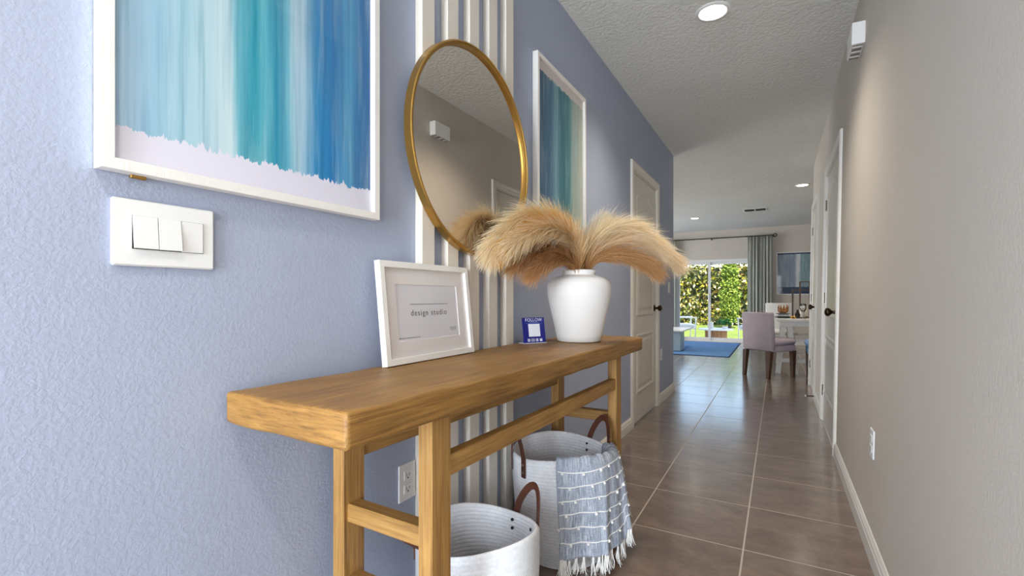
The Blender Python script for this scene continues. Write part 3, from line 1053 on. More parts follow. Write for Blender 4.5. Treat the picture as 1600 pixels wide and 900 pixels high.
# vase
VX, VY = -0.790, 2.022
t = thing('white_vase', 'round shouldered matte white ceramic vase holding pampas grass', 'vase', (VX, VY, TZ + 0.002))
prof = [(0.001, 0.003), (0.092, 0.0), (0.099, 0.004), (0.104, 0.03), (0.117, 0.09), (0.131, 0.15), (0.1415, 0.20), (0.1455, 0.235), (0.143, 0.258), (0.133, 0.276), (0.112, 0.289), (0.088, 0.295),
        (0.078, 0.297), (0.0735, 0.300), (0.073, 0.306), (0.0765, 0.311), (0.0775, 0.318), (0.073, 0.322), (0.066, 0.320), (0.062, 0.312), (0.062, 0.298), (0.10, 0.278), (0.125, 0.24), (0.11, 0.12), (0.08, 0.012), (0.001, 0.010)]
bm = bmesh.new(); lathe(bm, prof, 64)
obj('vase_body', bm, M['vase'], t, smooth=True)

# pampas plumes
def plume(label, ctrl, n0, spread, slen, tone, seed, droop=0.5):
    n = int(n0 * 1.7)
    rr = random.Random(seed)
    base = Vector(ctrl[0])
    t = thing('pampas_plume', label, 'pampas plume', base, group='pampas plumes in the white vase')
    line = catmull([Vector(p) - base for p in ctrl], 60)
    bm = bmesh.new(); tube(bm, line[:42:3], [0.003 - 0.00012 * k for k in range(len(line[:42:3]))], 6)
    obj('stem', bm, M['stem'], t)
    vs, fs, cols = [], [], []
    for k in range(n):
        f = rr.random() ** 0.85
        tt = 0.17 + 0.81 * f
        x = tt * 59; i = min(int(x), 58); w_ = x - i
        p = line[i].lerp(line[i + 1], w_)
        tan = (line[min(i + 2, 59)] - line[max(i - 2, 0)]).normalized()
        rad = Vector((rr.gauss(0, 1), rr.gauss(0, 1), rr.gauss(0, 1)))
        rad = (rad - tan * rad.dot(tan)).normalized()
        env = math.sin(PI * min(1, (f * 0.86 + 0.14))) ** 0.5
        d = (tan * 0.9 + rad * rr.uniform(0.1, 1.15) * spread).normalized()
        ln = slen * 1.35 * rr.uniform(0.45, 1.15) * (0.45 + 0.55 * env)
        p = p + rad * rr.uniform(0, 0.016) * env
        q = p.copy(); pts = [q.copy()]
        segs = 4
        bend = tan * 0.35 + Vector((0, 0, -droop))
        jit = Vector((rr.gauss(0, 0.12), rr.gauss(0, 0.12), rr.gauss(0, 0.12)))
        for s in range(segs):
            d = (d + (bend + jit) * 0.16).normalized()
            q = q + d * ln / segs
            q.x = max(q.x, -0.966 + 0.004 * rr.random() - base.x)
            pts.append(q.copy())
        side = d.cross(Vector((rr.gauss(0, 1), rr.gauss(0, 1), rr.gauss(0, 1)))).normalized()
        w0 = rr.uniform(0.0006, 0.0013)
        b0 = len(vs)
        c1, c2 = tone
        mixv = rr.random()
        inner = tuple(a * (1 - 0.25 * mixv) for a in c1)
        tip = tuple(a + (b_ - a) * (0.45 + 0.55 * mixv) for a, b_ in zip(c1, c2))
        for s, pp in enumerate(pts):
            ww = w0 * (1 - s / segs * 0.8)
            vs += [pp + side * ww, pp - side * ww]
            g = (s / segs) ** 0.6
            cc = tuple(a + (b_ - a) * g for a, b_ in zip(inner, tip))
            cols += [(*cc, 1), (*cc, 1)]
        for s in range(segs):
            a = b0 + 2 * s
            fs.append((a, a + 1, a + 3, a + 2))
    me = bpy.data.meshes.new('fibres')
    me.from_pydata([tuple(v) for v in vs], [], fs)
    ca = me.color_attributes.new('Col', 'FLOAT_COLOR', 'POINT')
    flat = [c for col in cols for c in col]
    ca.data.foreach_set('color', flat)
    obj('feather_plume', me, M['pampas'], t)
G1 = (S(236, 196, 120), S(255, 250, 230))
G2 = (S(224, 160, 62), S(250, 212, 128))
G3 = (S(182, 128, 72), S(232, 190, 140))
G4 = (S(222, 204, 170), S(250, 244, 230))
b0 = (VX, VY, TZ + 0.20)
def bs(dx, dy): return (VX + dx, VY + dy, TZ + 0.18)
plume('tallest cream plume arching left across the foot of the mirror', [bs(0, 0), (-0.80, 1.985, 1.24), (-0.835, 1.86, 1.375), (-0.870, 1.68, 1.380), (-0.905, 1.52, 1.285), (-0.912, 1.47, 1.23)], 3800, 0.55, 0.115, G1, 1)
plume('golden plume arching left just under the tallest one', [bs(0.01, 0), (-0.785, 1.975, 1.23), (-0.79, 1.86, 1.335), (-0.825, 1.70, 1.345), (-0.87, 1.55, 1.275), (-0.89, 1.50, 1.24)], 3400, 0.6, 0.11, G2, 2)
plume('pale plume drooping left in front of the golden one', [bs(0.02, -0.01), (-0.76, 1.96, 1.22), (-0.765, 1.84, 1.315), (-0.80, 1.68, 1.325), (-0.84, 1.54, 1.27), (-0.86, 1.49, 1.24)], 2800, 0.6, 0.10, G1, 3)
plume('low brown plume sagging left above the navy card', [bs(-0.01, 0), (-0.80, 1.96, 1.195), (-0.83, 1.84, 1.25), (-0.86, 1.70, 1.24), (-0.885, 1.58, 1.185)], 3000, 0.6, 0.10, G3, 4)
plume('lowest brown plume bending left over the vase rim', [bs(0.0, -0.02), (-0.78, 1.95, 1.19), (-0.80, 1.84, 1.225), (-0.82, 1.73, 1.20), (-0.84, 1.64, 1.15)], 2200, 0.55, 0.09, G3, 5)
plume('cream plume arching right toward the arched door', [bs(0.01, 0.01), (-0.765, 2.03, 1.24), (-0.70, 2.09, 1.36), (-0.60, 2.19, 1.385), (-0.52, 2.29, 1.33), (-0.49, 2.33, 1.29)], 3000, 0.5, 0.105, G1, 6)
plume('long golden plume reaching farthest right', [bs(0.02, 0.02), (-0.755, 2.04, 1.22), (-0.68, 2.12, 1.315), (-0.57, 2.24, 1.335), (-0.47, 2.36, 1.27), (-0.44, 2.40, 1.235)], 3200, 0.5, 0.11, (S(230, 182, 112), S(255, 246, 222)), 7)
plume('low brown plume sagging right beside the vase rim', [bs(0.02, 0.0), (-0.75, 2.04, 1.20), (-0.67, 2.12, 1.255), (-0.57, 2.22, 1.235), (-0.50, 2.30, 1.18)], 2600, 0.55, 0.10, G3, 8)
plume('pale upright plume standing behind the right hand plumes', [bs(0.0, 0.03), (-0.79, 2.07, 1.24), (-0.765, 2.14, 1.36), (-0.74, 2.20, 1.43)], 1800, 0.45, 0.085, G4, 9, 0.15)

# ------------------------------------------------------------------ baskets
def basket(label, cx, cy, h, rb, rt, rings, seed, oval=(1, 1, 0)):
    t = thing('rope_basket', label, 'basket', (cx, cy, 0), group='white rope baskets under the console')
    n = 72
    def shape(r, a, f):
        k = 1 + 0.025 * f * math.sin(2 * a + seed) + 0.02 * f * math.sin(3 * a + seed * 2)
        ca, sa = math.cos(a), math.sin(a)
        x, y = r * k * ca, r * k * sa
        o_ = oval[2]
        u_, v_ = x * math.cos(o_) + y * math.sin(o_), -x * math.sin(o_) + y * math.cos(o_)
        u_ *= 1 + (oval[0] - 1) * f; v_ *= 1 + (oval[1] - 1) * f
        return u_ * math.cos(o_) - v_ * math.sin(o_), u_ * math.sin(o_) + v_ * math.cos(o_)
    def rad(f):
        return rb + (rt - rb) * (f ** 0.6) + 0.008 * math.sin(PI * f)
    def zrim(a, f):
        return 0.014 * f * f * math.sin(2 * a + 1.0 + seed)
    prof = [(rb * 0.3, 0.002, 0), (rb * 0.9, 0.002, 0)]
    for k in range(rings):
        for s in (0.12, 0.5, 0.88):
            f = (k + s) / rings
            prof.append((rad(f) + (0.0042 if s == 0.5 else -0.0022), h * f, f))
    prof.append((rad(1) - 0.003, h + 0.003, 1)); prof.append((rad(1) - 0.008, h + 0.002, 1))
    for k in reversed(range(rings)):
        for s in (0.88, 0.5, 0.12):
            f = (k + s) / rings
            prof.append((rad(f) - 0.011 - (0.0038 if s == 0.5 else -0.0022), h * f + 0.004 * (1 - f), f))
    prof.append((rb * 0.3, 0.012, 0))
    bm = bmesh.new()
    uvl = bm.loops.layers.uv.new('UVMap')
    R = []
    for r, z, f in prof:
        ring = []
        for k in range(n):
            a = 2 * PI * k / n
            x, y = shape(r, a, f)
            ring.append(bm.verts.new((x, y, z + zrim(a, f))))
        R.append(ring)
    for i in range(len(R) - 1):
        for k in range(n):
            fc = bm.faces.new((R[i][k], R[i][(k + 1) % n], R[i + 1][(k + 1) % n], R[i + 1][k]))
            for l, (uu, vv) in zip(fc.loops, ((k, i), (k + 1, i), (k + 1, i + 1), (k, i + 1))):
                l[uvl].uv = (uu / n, vv / 3 / rings)
    bm.faces.new(R[0]); bm.faces.new(R[-1])
    obj('rope_body', bm, M['rope'], t, smooth=True)
    def surf(a, z, off):
        f = max(0, min(1, z / h))
        r = rad(f) + off
        x, y = shape(r, a, f)
        return Vector((x, y, z + zrim(a, f)))
    return t, surf, h

def handle(t, surf, h, amid, da, rise, outw=0.0):
    pts, nrm = [], []
    foot = 0.075
    for k in range(6):
        pts.append(surf(amid - da, h - foot + foot * k / 5, 0.0065)); nrm.append((math.cos(amid - da), math.sin(amid - da), 0))
    for k in range(1, 20):
        f = k / 20
        a = amid - da + 2 * da * f
        p = surf(a, h, 0.0065 + outw * math.sin(PI * f)); p.z = surf(amid, h, 0).z + rise * math.sin(PI * f) ** 0.72
        pts.append(p); nrm.append((math.cos(a), math.sin(a), 0))
    for k in range(6):
        pts.append(surf(amid + da, h - foot * k / 5, 0.0065)); nrm.append((math.cos(amid + da), math.sin(amid + da), 0))
    bm = bmesh.new(); strip(bm, pts, nrm, 0.024, 0.004)
    hd = tag(obj('handle', bm, M['leather'], t), 'brown leather strap handle')
    for sgn in (-1, 1):
        a = amid + sgn * da
        for dz in (0.022, 0.052):
            for off, m_ in ((0.009, M['steel']), (-0.0165, M['dark_slot'])):
                p = surf(a, h - dz, off)
                d = Vector((math.cos(a), math.sin(a), 0)) * 0.0022
                bm = bmesh.new(); tube(bm, [p - d, p + d], 0.005, 10)
                obj('rivet', bm, m_, hd)

D2 = math.radians
t1, s1, h1 = basket('smaller white rope basket with leather handles nearest the table leg', -0.795, 1.205, 0.355, 0.150, 0.172, 27, 1.0, (1.06, 0.96, D2(60)))
handle(t1, s1, h1, D2(62), D2(20), 0.095, 0.02)
handle(t1, s1, h1, D2(236), D2(20), 0.05, 0.05)
t2, s2, h2 = basket('larger white rope basket with a grey throw hung over its rim', -0.790, 1.835, 0.425, 0.160, 0.203, 32, 2.2, (1.03, 0.99, D2(60)))
handle(t2, s2, h2, D2(62), D2(17), 0.105, 0.02)
handle(t2, s2, h2, D2(228), D2(17), 0.10, 0.0)

# throw blanket over the larger basket
t = thing('throw_blanket', 'blue grey woven throw with white tufted stripes draped over the larger basket', 'throw blanket', (-0.790, 1.835, 0))
NS, NT = 90, 64
A0, A1 = D2(-72), D2(48)
def hem(s):
    return 0.085 + 0.02 * s + (0.035 if s > 0.62 else 0) + (0.07 if s > 0.82 else 0)
def bl(s, v):
    """s across the width, v 0 (inside the basket) .. 1 (hem)"""
    a = A0 + (A1 - A0) * s
    top_v = 0.10
    fold = math.sin(2 * PI * 3.2 * s + 0.6)
    fold2 = math.sin(2 * PI * 7.5 * s + 1.7)
    if v < top_v:
        q = v / top_v
        if q < 0.55:
            p = s2(a, h2 - 0.05 + 0.05 * (q / 0.55), -0.018)
            p.z += 0.004
        else:
            w_ = (q - 0.55) / 0.45
            p = s2(a, h2, -0.018 + 0.030 * w_)
            p.z += 0.006 + 0.008 * math.sin(PI * w_) + 0.003 * fold2
        return p
    g = (v - top_v) / (1 - top_v)
    zb = hem(s)
    z = h2 - (h2 - zb) * g
    puff = 0.014 + g ** 0.7 * (0.012 + 0.020 * (fold * 0.5 + 0.5) + 0.005 * fold2 + 0.055 * s ** 1.2)
    a2 = a + 0.075 * g * math.cos(2 * PI * 3.2 * s + 0.6)
    base = s2(a2, max(z, 0.20), puff)
    base.z = z + 0.004 * (1 - g)
    return base
me_v, me_f, me_uv = [], [], []
for j in range(NT + 1):
    for i in range(NS + 1):
        p = bl(i / NS, j / NT)
        me_v.append(p); me_uv.append((i / NS, j / NT))
for j in range(NT):
    for i in range(NS):
        a = j * (NS + 1) + i
        me_f.append((a, a + 1, a + NS + 2, a + NS + 1))
me = bpy.data.meshes.new('cloth')
me.from_pydata([tuple(p) for p in me_v], [], me_f)
uv = me.uv_layers.new(name='UVMap')
for l in me.loops:
    uv.data[l.index].uv = me_uv[l.vertex_index]
cl = obj('cloth', me, M['weave'], t, smooth=True)
md = cl.modifiers.new('thickness', 'SOLIDIFY'); md.thickness = 0.004; md.offset = -1
def outn(s, v):
    e = 0.004
    du = bl(min(1, s + e), v) - bl(max(0, s - e), v)
    dv = bl(s, min(1, v + e)) - bl(s, max(0, v - e))
    n_ = du.cross(dv).normalized()
    c_ = bl(s, v); c_ = Vector((c_.x, c_.y, 0))
    return n_ if n_.dot(c_) > 0 else -n_
rr = random.Random(5)
for k in range(6):
    v = 0.16 + k * 0.138
    bm = bmesh.new()
    pts = []
    for i in range(61):
        s = 0.01 + 0.98 * i / 60
        vv = v + 0.012 * math.sin(9 * s + k)
        pts.append(bl(s, vv) + outn(s, vv) * 0.003)
    tube(bm, pts, 0.0026, 6)
    for q in range(6):
        s = (q + 0.25 + 0.5 * (k % 2) + rr.uniform(-0.25, 0.25)) / 6.5
        if s > 0.98: continue
        p = bl(s, v + 0.012 * math.sin(9 * s + k)) + outn(s, v) * 0.006
        r_ = bmesh.ops.create_icosphere(bm, subdivisions=1, radius=rr.uniform(0.005, 0.0075), matrix=Matrix.Translation(p - Vector((0, 0, 0.006))))
    tag(obj('tufted_stripe', bm, M['yarn'], t, smooth=True), 'raised white yarn stripe with knots')
for k in range(26):
    s = (k + 0.5) / 26
    p0 = bl(s, 1.0)
    bm = bmesh.new()
    for q in range(9):
        o_ = Vector((rr.gauss(0, 0.004), rr.gauss(0, 0.004), 0))
        ln = min(rr.uniform(0.055, 0.075), p0.z - 0.004)
        pts = [p0 + o_ * 0.4 + Vector((0, 0, 0.004)), p0 + o_ * 0.6 + Vector((0, 0, -ln * 0.3)), p0 + o_ * 1.6 + Vector((rr.gauss(0, 0.002), rr.gauss(0, 0.002), -ln * 0.7)), p0 + o_ * 2.2 + Vector((rr.gauss(0, 0.004), rr.gauss(0, 0.004), -ln))]
        tube(bm, pts, [0.0022, 0.0022, 0.002, 0.0012], 5)
    obj('fringe_tassel', bm, M['yarn'], t, smooth=True)

# ------------------------------------------------------------------ dining area
def chair(label, loc, rz, fab, h=0.86, tone='upholstered'):
    t = thing('dining_chair', label, 'chair', loc, (0, 0, rz), group='upholstered dining chairs')
    # local: x right, y forward (facing), origin at the middle of the seat footprint
    w, d = 0.44, 0.48
    bm = bmesh.new()
    M4 = Matrix.Translation((0, -d / 2 + 0.05, 0.36)) @ Matrix.Rotation(0.05, 4, 'X')
    box(bm, -w / 2, w / 2, -0.05, 0.05, 0, h - 0.36, 0.015, M4=M4)
    obj('backrest', bm, fab, t, smooth=True, angle=50)
    obj('seat_base', B(-w / 2, w / 2, -d / 2 + 0.05, d / 2, 0.345, 0.425, bev=0.012), fab, t)
    bm = bmesh.new()
    box(bm, -w / 2 + 0.004, w / 2 - 0.004, -d / 2 + 0.09, d / 2 + 0.015, 0.425, 0.505, 0.03)
    obj('cushion', bm, fab, t, smooth=True, angle=60)
    for sx in (-1, 1):
        for sy in (-1, 1):
            x, y = sx * (w / 2 - 0.035), sy * (d / 2 - 0.03)
            bm = bmesh.new()
            A = [bm.verts.new((x + a * 0.030, y + c * 0.030, 0.35)) for a, c in ((-1, -1), (1, -1), (1, 1), (-1, 1))]
            yo = y + (sy * 0.03 if sy < 0 else 0)
            D = [bm.verts.new((x + a * 0.019, yo + c * 0.019, 0)) for a, c in ((-1, -1), (1, -1), (1, 1), (-1, 1))]
            for k in range(4): bm.faces.new((A[k], A[(k + 1) % 4], D[(k + 1) % 4], D[k]))
            bm.faces.new(A); bm.faces.new(D)
            obj('leg', bm, M['dark_wood'], t)
    return t
fy = math.atan2(-0.62, 0.78)
def chair_at_backright(bx, by, rz):
    c, s = math.cos(rz), math.sin(rz)
    # back-right corner local (w/2, -d/2)
    return (bx - (0.22 * c + 0.24 * s), by - (0.22 * s - 0.24 * c), 0)
chair('mauve grey upholstered dining chair with its back to the hallway', chair_at_backright(-0.085, 6.95, fy), fy, M['upholstery'])
chair('white upholstered dining chair behind the dining table', (0.02, 9.45, 0), PI, M['white_fabric'], 0.96)
chair('blue seated dining chair half hidden by the far right door', (0.555, 7.19, 0), PI / 2, M['blue_fabric'], 0.86)

t = thing('dining_table', 'whitewashed dining table on slanted trestle legs', 'dining table', (0, 7.45, 0))
obj('table_top', B(-0.02, 1.0, 0, 1.55, 0.725, 0.765, bev=0.005), M['table_white'], t)
obj('apron', B(0.02, 0.96, 0.04, 1.51, 0.665, 0.7255), M['table_white'], t)
for y in (0.14, 1.36):
    for sx in (-1, 1):
        for xx in (0.10, 0.80):
            bm = bmesh.new()
            A = [bm.verts.new((xx + sx * 0.035 + a * 0.032, y + c * 0.03, 0.666)) for a, c in ((-1, -1), (1, -1), (1, 1), (-1, 1))]
            D = [bm.verts.new((xx + sx * 0.105 + a * 0.032, y + c * 0.03, 0)) for a, c in ((-1, -1), (1, -1), (1, 1), (-1, 1))]
            for k in range(4): bm.faces.new((A[k], A[(k + 1) % 4], D[(k + 1) % 4], D[k]))
            bm.faces.new(A); bm.faces.new(D)
            obj('trestle_leg', bm, M['table_white'], t)
    obj('stretcher', B(0.02, 0.88, y - 0.018, y + 0.018, 0.16, 0.21), M['table_white'], t)
    obj('upper_stretcher', B(0.02, 0.88, y - 0.018, y + 0.018, 0.45, 0.49), M['table_white'], t)

TT = 0.766
def open_lantern(label, loc, w, d, h):
    t = thing('open_lantern', label, 'lantern', loc, group='open frame lanterns on the dining table')
    r = 0.009
    for x in (-w / 2, w / 2):
        for y in (-d / 2, d / 2):
            obj('post', B(x - r, x + r, y - r, y + r, 0.012, h - 0.012), M['dark_wood'], t)
    bm = bmesh.new()
    rect = lambda z0, z1: [box(bm, -w / 2 - r, w / 2 + r, s * d / 2 - r, s * d / 2 + r, z0, z1) for s in (-1, 1)] + [box(bm, s * w / 2 - r, s * w / 2 + r, -d / 2 + r, d / 2 - r, z0, z1) for s in (-1, 1)]
    rect(h - 0.012, h); obj('top_frame', bm, M['dark_wood'], t)
    obj('base', B(-w / 2 - r, w / 2 + r, -d / 2 - r, d / 2 + r, 0, 0.012), M['dark_wood'], t)
    c = bmesh.new(); lathe(c, [(0.035, 0.0125), (0.035, 0.16), (0.03, 0.165), (0.002, 0.160)], 20); obj('candle', c, M['candle'], t, smooth=True, angle=40)
open_lantern('wider dark open frame lantern with a candle on the dining table', (0.30, 7.88, TT), 0.24, 0.20, 0.405)
open_lantern('taller dark open frame lantern behind the wider one', (0.345, 8.25, TT), 0.125, 0.125, 0.53)
t = thing('place_setting', 'stack of slate grey plates at the left end of the dining table', 'plates', (0.06, 7.75, TT))
for k, (r, z) in enumerate(((0.12, 0), (0.105, 0.022), (0.09, 0.044))):
    bm = bmesh.new(); lathe(bm, [(r * 0.6, z), (r, z + 0.018), (r, z + 0.021), (r * 0.6, z + 0.006), (0.002, z + 0.005)], 28)
    obj('plate', bm, M['slate'] if k != 1 else M['white_top'], t, smooth=True, angle=40)
t = thing('carved_crown', 'brown carved spiky ornament sitting on the grey plates', 'ornament', (0.06, 7.75, TT + 0.066))
bm = bmesh.new(); lathe(bm, [(0.035, 0), (0.062, 0.02), (0.07, 0.05), (0.055, 0.075), (0.01, 0.08)], 20); obj('bowl', bm, M['brown_carved'], t, smooth=True)
for k in range(9):
    a = 2 * PI * k / 9
    bm = bmesh.new(); tube(bm, [(0.055 * math.cos(a), 0.055 * math.sin(a), 0.05), (0.062 * math.cos(a), 0.062 * math.sin(a), 0.09), (0.05 * math.cos(a), 0.05 * math.sin(a), 0.125)], [0.014, 0.011, 0.002], 6)
    obj('spike', bm, M['brown_carved'], t, smooth=True)
t = thing('wine_glass', 'clear stemmed wine glass at the edge of the dining table', 'wine glass', (0.295, 7.56, TT))
bm = bmesh.new(); lathe(bm, [(0.034, 0), (0.032, 0.003), (0.005, 0.008), (0.0045, 0.085), (0.02, 0.10), (0.038, 0.13), (0.041, 0.16), (0.036, 0.205), (0.0345, 0.205), (0.039, 0.16), (0.036, 0.131), (0.018, 0.103), (0.001, 0.098)], 28)
obj('glass_bowl', bm, M['clear_glass'], t, smooth=True)
t = thing('gold_knot', 'small gold knotted napkin ring on the dining table edge', 'napkin ring', (0.178, 7.52, TT))
bm = bmesh.new()
for k in range(3):
    a = k * PI / 3
    pts = [(0.03 * math.cos(q) * math.cos(a), 0.03 * math.cos(q) * math.sin(a), 0.019 + 0.013 * math.sin(q)) for q in [2 * PI * i / 16 for i in range(16)]]
    tube(bm, pts, 0.006, 6, closed=True)
obj('ring', bm, M['gold_napkin'], t, smooth=True)
t = thing('dark_vessel', 'small dark bottle between the lantern post and candle', 'bottle', (0.235, 7.70, TT))
bm = bmesh.new(); lathe(bm, [(0.028, 0), (0.032, 0.01), (0.032, 0.06), (0.014, 0.09), (0.012, 0.12), (0.002, 0.121)], 20); obj('bottle_body', bm, M['black_metal'], t, smooth=True, angle=40)

# far picture
t = thing('framed_print', 'wide abstract blue grey print on the far beige wall', 'picture', (-0.038, YF, 1.12))
M4 = Matrix(((0, 1, 0, 0), (-1, 0, 0, 0), (0, 0, 1, 0), (0, 0, 0, 1)))
bm = bmesh.new(); rect_frame(bm, 0, 1.30, 0, 0.95, [(0, 0.002), (0, 0.03), (0.02, 0.03), (0.02, 0.002)], lambda d: d)
bm.transform(M4); obj('frame', bm, M['frame_white'], t)
me = uvquad(0.018, 0.018, 1.282, 0.018, 0.932); me.transform(M4); obj('print', me, M['art3'], t)
bm = B(0.021, 0.0225, 0.02, 1.28, 0.02, 0.93); bm.transform(M4); obj('glass_pane', bm, M['pane'], t)

# curtains and rod
def curtain(label, x0, x1, z0, z1, folds):
    t = thing('curtain', label, 'curtain', (x0, YF - 0.14, z0), group='striped curtains at the sliding door')
    n, mrow = 120, 10
    vs, fs, uvs = [], [], []
    for j in range(mrow + 1):
        for i in range(n + 1):
            s = i / n
            ph = 2 * PI * folds * s
            amp = 0.035 * (0.85 + 0.15 * math.sin(j * 0.6 + s * 7))
            vs.append((s * (x1 - x0) + 0.010 * math.sin(ph * 2), amp * math.sin(ph + 0.3 * math.sin(j * 0.4)), (z1 - z0) * j / mrow)); uvs.append((s, j / mrow))
    for j in range(mrow):
        for i in range(n):
            a = j * (n + 1) + i
            fs.append((a, a + 1, a + n + 2, a + n + 1))
    me = bpy.data.meshes.new('panel'); me.from_pydata(vs, [], fs)
    uv = me.uv_layers.new(name='UVMap')
    for l in me.loops: uv.data[l.index].uv = uvs[l.vertex_index]
    o = obj('fabric', me, M['curtain'], t, smooth=True)
    md = o.modifiers.new('thickness', 'SOLIDIFY'); md.thickness = 0.003
curtain('sage and white striped curtain at the right of the sliding door', -0.612, -0.115, 0.015, 2.44, 7)
curtain('sage striped curtain peeking past the end of the blue wall', -2.75, -2.175, 0.015, 2.44, 7)
t = thing('curtain_rod', 'dark metal curtain rod with a ring finial above the sliding door', 'curtain rod', (-1.4, YF - 0.14, 2.455))
bm = bmesh.new(); tube(bm, [(-1.5, 0, 0), (1.31, 0, 0)], 0.012, 10); obj('rod', bm, M['black_metal'], t, smooth=True, angle=40)
for sx, x in ((1, 1.34), (-1, -1.53)):
    bm = bmesh.new(); pts = [(x + 0.032 * math.cos(q), 0, 0.032 * math.sin(q)) for q in [2 * PI * k / 20 for k in range(20)]]
    tube(bm, pts, 0.010, 8, closed=True); obj('finial', bm, M['black_metal'], t, smooth=True)
for x in (-1.36, 0.02, 1.30):
    obj('bracket', B(x - 0.012, x + 0.012, -0.005, 0.14, -0.03, -0.011), M['black_metal'], t)

# rug
t = thing('area_rug', 'blue woven area rug in front of the sliding door', 'rug', (-2.2, 10.55, 0))
obj('pile', B(-1.5, 1.43, -1.40, 1.45, 0.0005, 0.012, bev=0.002), M['rug'], t)
bm = bmesh.new()
for q in ((-1.5, 1.43, -1.42, -1.40), (-1.5, 1.43, 1.45, 1.47), (1.43, 1.45, -1.42, 1.47), (-1.52, -1.5, -1.42, 1.47)):
    box(bm, *q, 0.0005, 0.010)
obj('binding', bm, simple('navy_binding', S(40, 66, 112), 0.9), t)

# low cabinet beyond the corner
t = thing('low_cabinet', 'low pale blue grey cabinet with a white top past the wall corner', 'cabinet', (-2.05, 9.55, 0))
obj('body', B(-0.48, 0.40, 0.03, 0.45, 0.02, 0.39, bev=0.004), M['pale_blue_paint'], t)
obj('top', B(-0.50, 0.45, 0, 1.10, 0.39, 0.42, bev=0.004), M['white_top'], t)
obj('plinth', B(-0.44, 0.36, 0.06, 0.42, 0.012, 0.02), M['dark_slot'], t)
obj('end_panel', B(-0.48, -0.20, 1.02, 1.06, 0.012, 0.39), M['pale_blue_paint'], t)

# ------------------------------------------------------------------ outdoors
struct('patio_slab', B(-7, 4, YF + 0.12, 13.5, -0.14, -0.04), M['concrete'], 'pale concrete patio outside the sliding door', 'patio')
bm = bmesh.new()
bmesh.ops.create_grid(bm, x_segments=60, y_segments=60, size=1)
for v in bm.verts:
    v.co = Vector((v.co.x * 16 - 4, 13.5 + (v.co.y + 1) * 13, -0.07 + 0.03 * mnoise.noise(v.co * 9)))
struct('lawn', bm, M['grass'], 'sunlit green lawn beyond the patio', 'lawn', smooth=True)

def outdoor_chair(label, loc, rz):
    t = thing('patio_chair', label, 'patio chair', loc, (0, 0, rz), group='white patio chairs')
    for sx in (-1, 1):
        x = sx * 0.30
        bm = bmesh.new()
        tube(bm, [(x, 0.30, 0), (x, 0.32, 0.56)], 0.016, 8)
        obj('front_leg', bm, M['white_metal'], t, smooth=True, angle=40)
        bm = bmesh.new(); tube(bm, [(x, -0.34, 0), (x, -0.16, 0.60)], 0.016, 8); obj('rear_leg', bm, M['white_metal'], t, smooth=True, angle=40)
        obj('armrest', B(x - 0.025, x + 0.025, -0.22, 0.35, 0.56, 0.585, bev=0.005), M['white_metal'], t)
    obj('seat_frame', B(-0.30, 0.30, -0.26, 0.32, 0.27, 0.30), M['white_metal'], t)
    obj('seat_cushion', B(-0.27, 0.27, -0.22, 0.31, 0.30, 0.40, bev=0.03), M['white_fabric'], t, smooth=True, angle=60)
    bm = bmesh.new(); box(bm, -0.27, 0.27, -0.06, 0.06, 0, 0.42, 0.03, M4=Matrix.Translation((0, -0.24, 0.36)) @ Matrix.Rotation(0.28, 4, 'X'))
    obj('back_cushion', bm, M['white_fabric'], t, smooth=True, angle=60)
outdoor_chair('white metal patio chair with cushions left of the patio table', (-2.28, 13.30, -0.04), math.radians(-70))
outdoor_chair('white metal patio chair on the right side of the patio table', (-0.52, 13.50, -0.04), math.radians(80))
t = thing('patio_table', 'round white topped patio table on a plank drum base', 'patio table', (-1.40, 13.2, -0.04))
bm = bmesh.new(); lathe(bm, [(0.41, 0.262), (0.42, 0.268), (0.42, 0.29), (0.41, 0.296)], 48); obj('table_top', bm, M['white_top'], t, smooth=True, angle=40)
for k in range(16):
    a = 2 * PI * k / 16
    M4 = Matrix.Rotation(a, 4, 'Z')
    obj('plank', box(bmesh.new(), 0.235, 0.26, -0.048, 0.048, 0, 0.262, 0.003, M4=M4), M['plank_wood'], t)
t = thing('potted_plant', 'leafy green plant in a white pot on the patio table', 'potted plant', (-1.18, 13.15, 0.256))
bm = bmesh.new(); lathe(bm, [(0.05, 0), (0.07, 0.07), (0.065, 0.07), (0.045, 0.01)], 20); obj('pot', bm, M['white_top'], t, smooth=True, angle=40)
t_plant = t
t = thing('white_pitcher', 'white pitcher with a curved handle on the patio table', 'pitcher', (-1.50, 13.12, 0.256))
bm = bmesh.new(); lathe(bm, [(0.04, 0), (0.055, 0.05), (0.045, 0.13), (0.055, 0.17), (0.05, 0.17), (0.04, 0.13), (0.045, 0.05), (0.02, 0.01)], 20); obj('body', bm, M['white_top'], t, smooth=True)
bm = bmesh.new(); tube(bm, [(-0.045, 0, 0.14), (-0.085, 0, 0.13), (-0.09, 0, 0.07), (-0.05, 0, 0.04)], 0.008, 6); obj('handle', bm, M['white_top'], t, smooth=True)

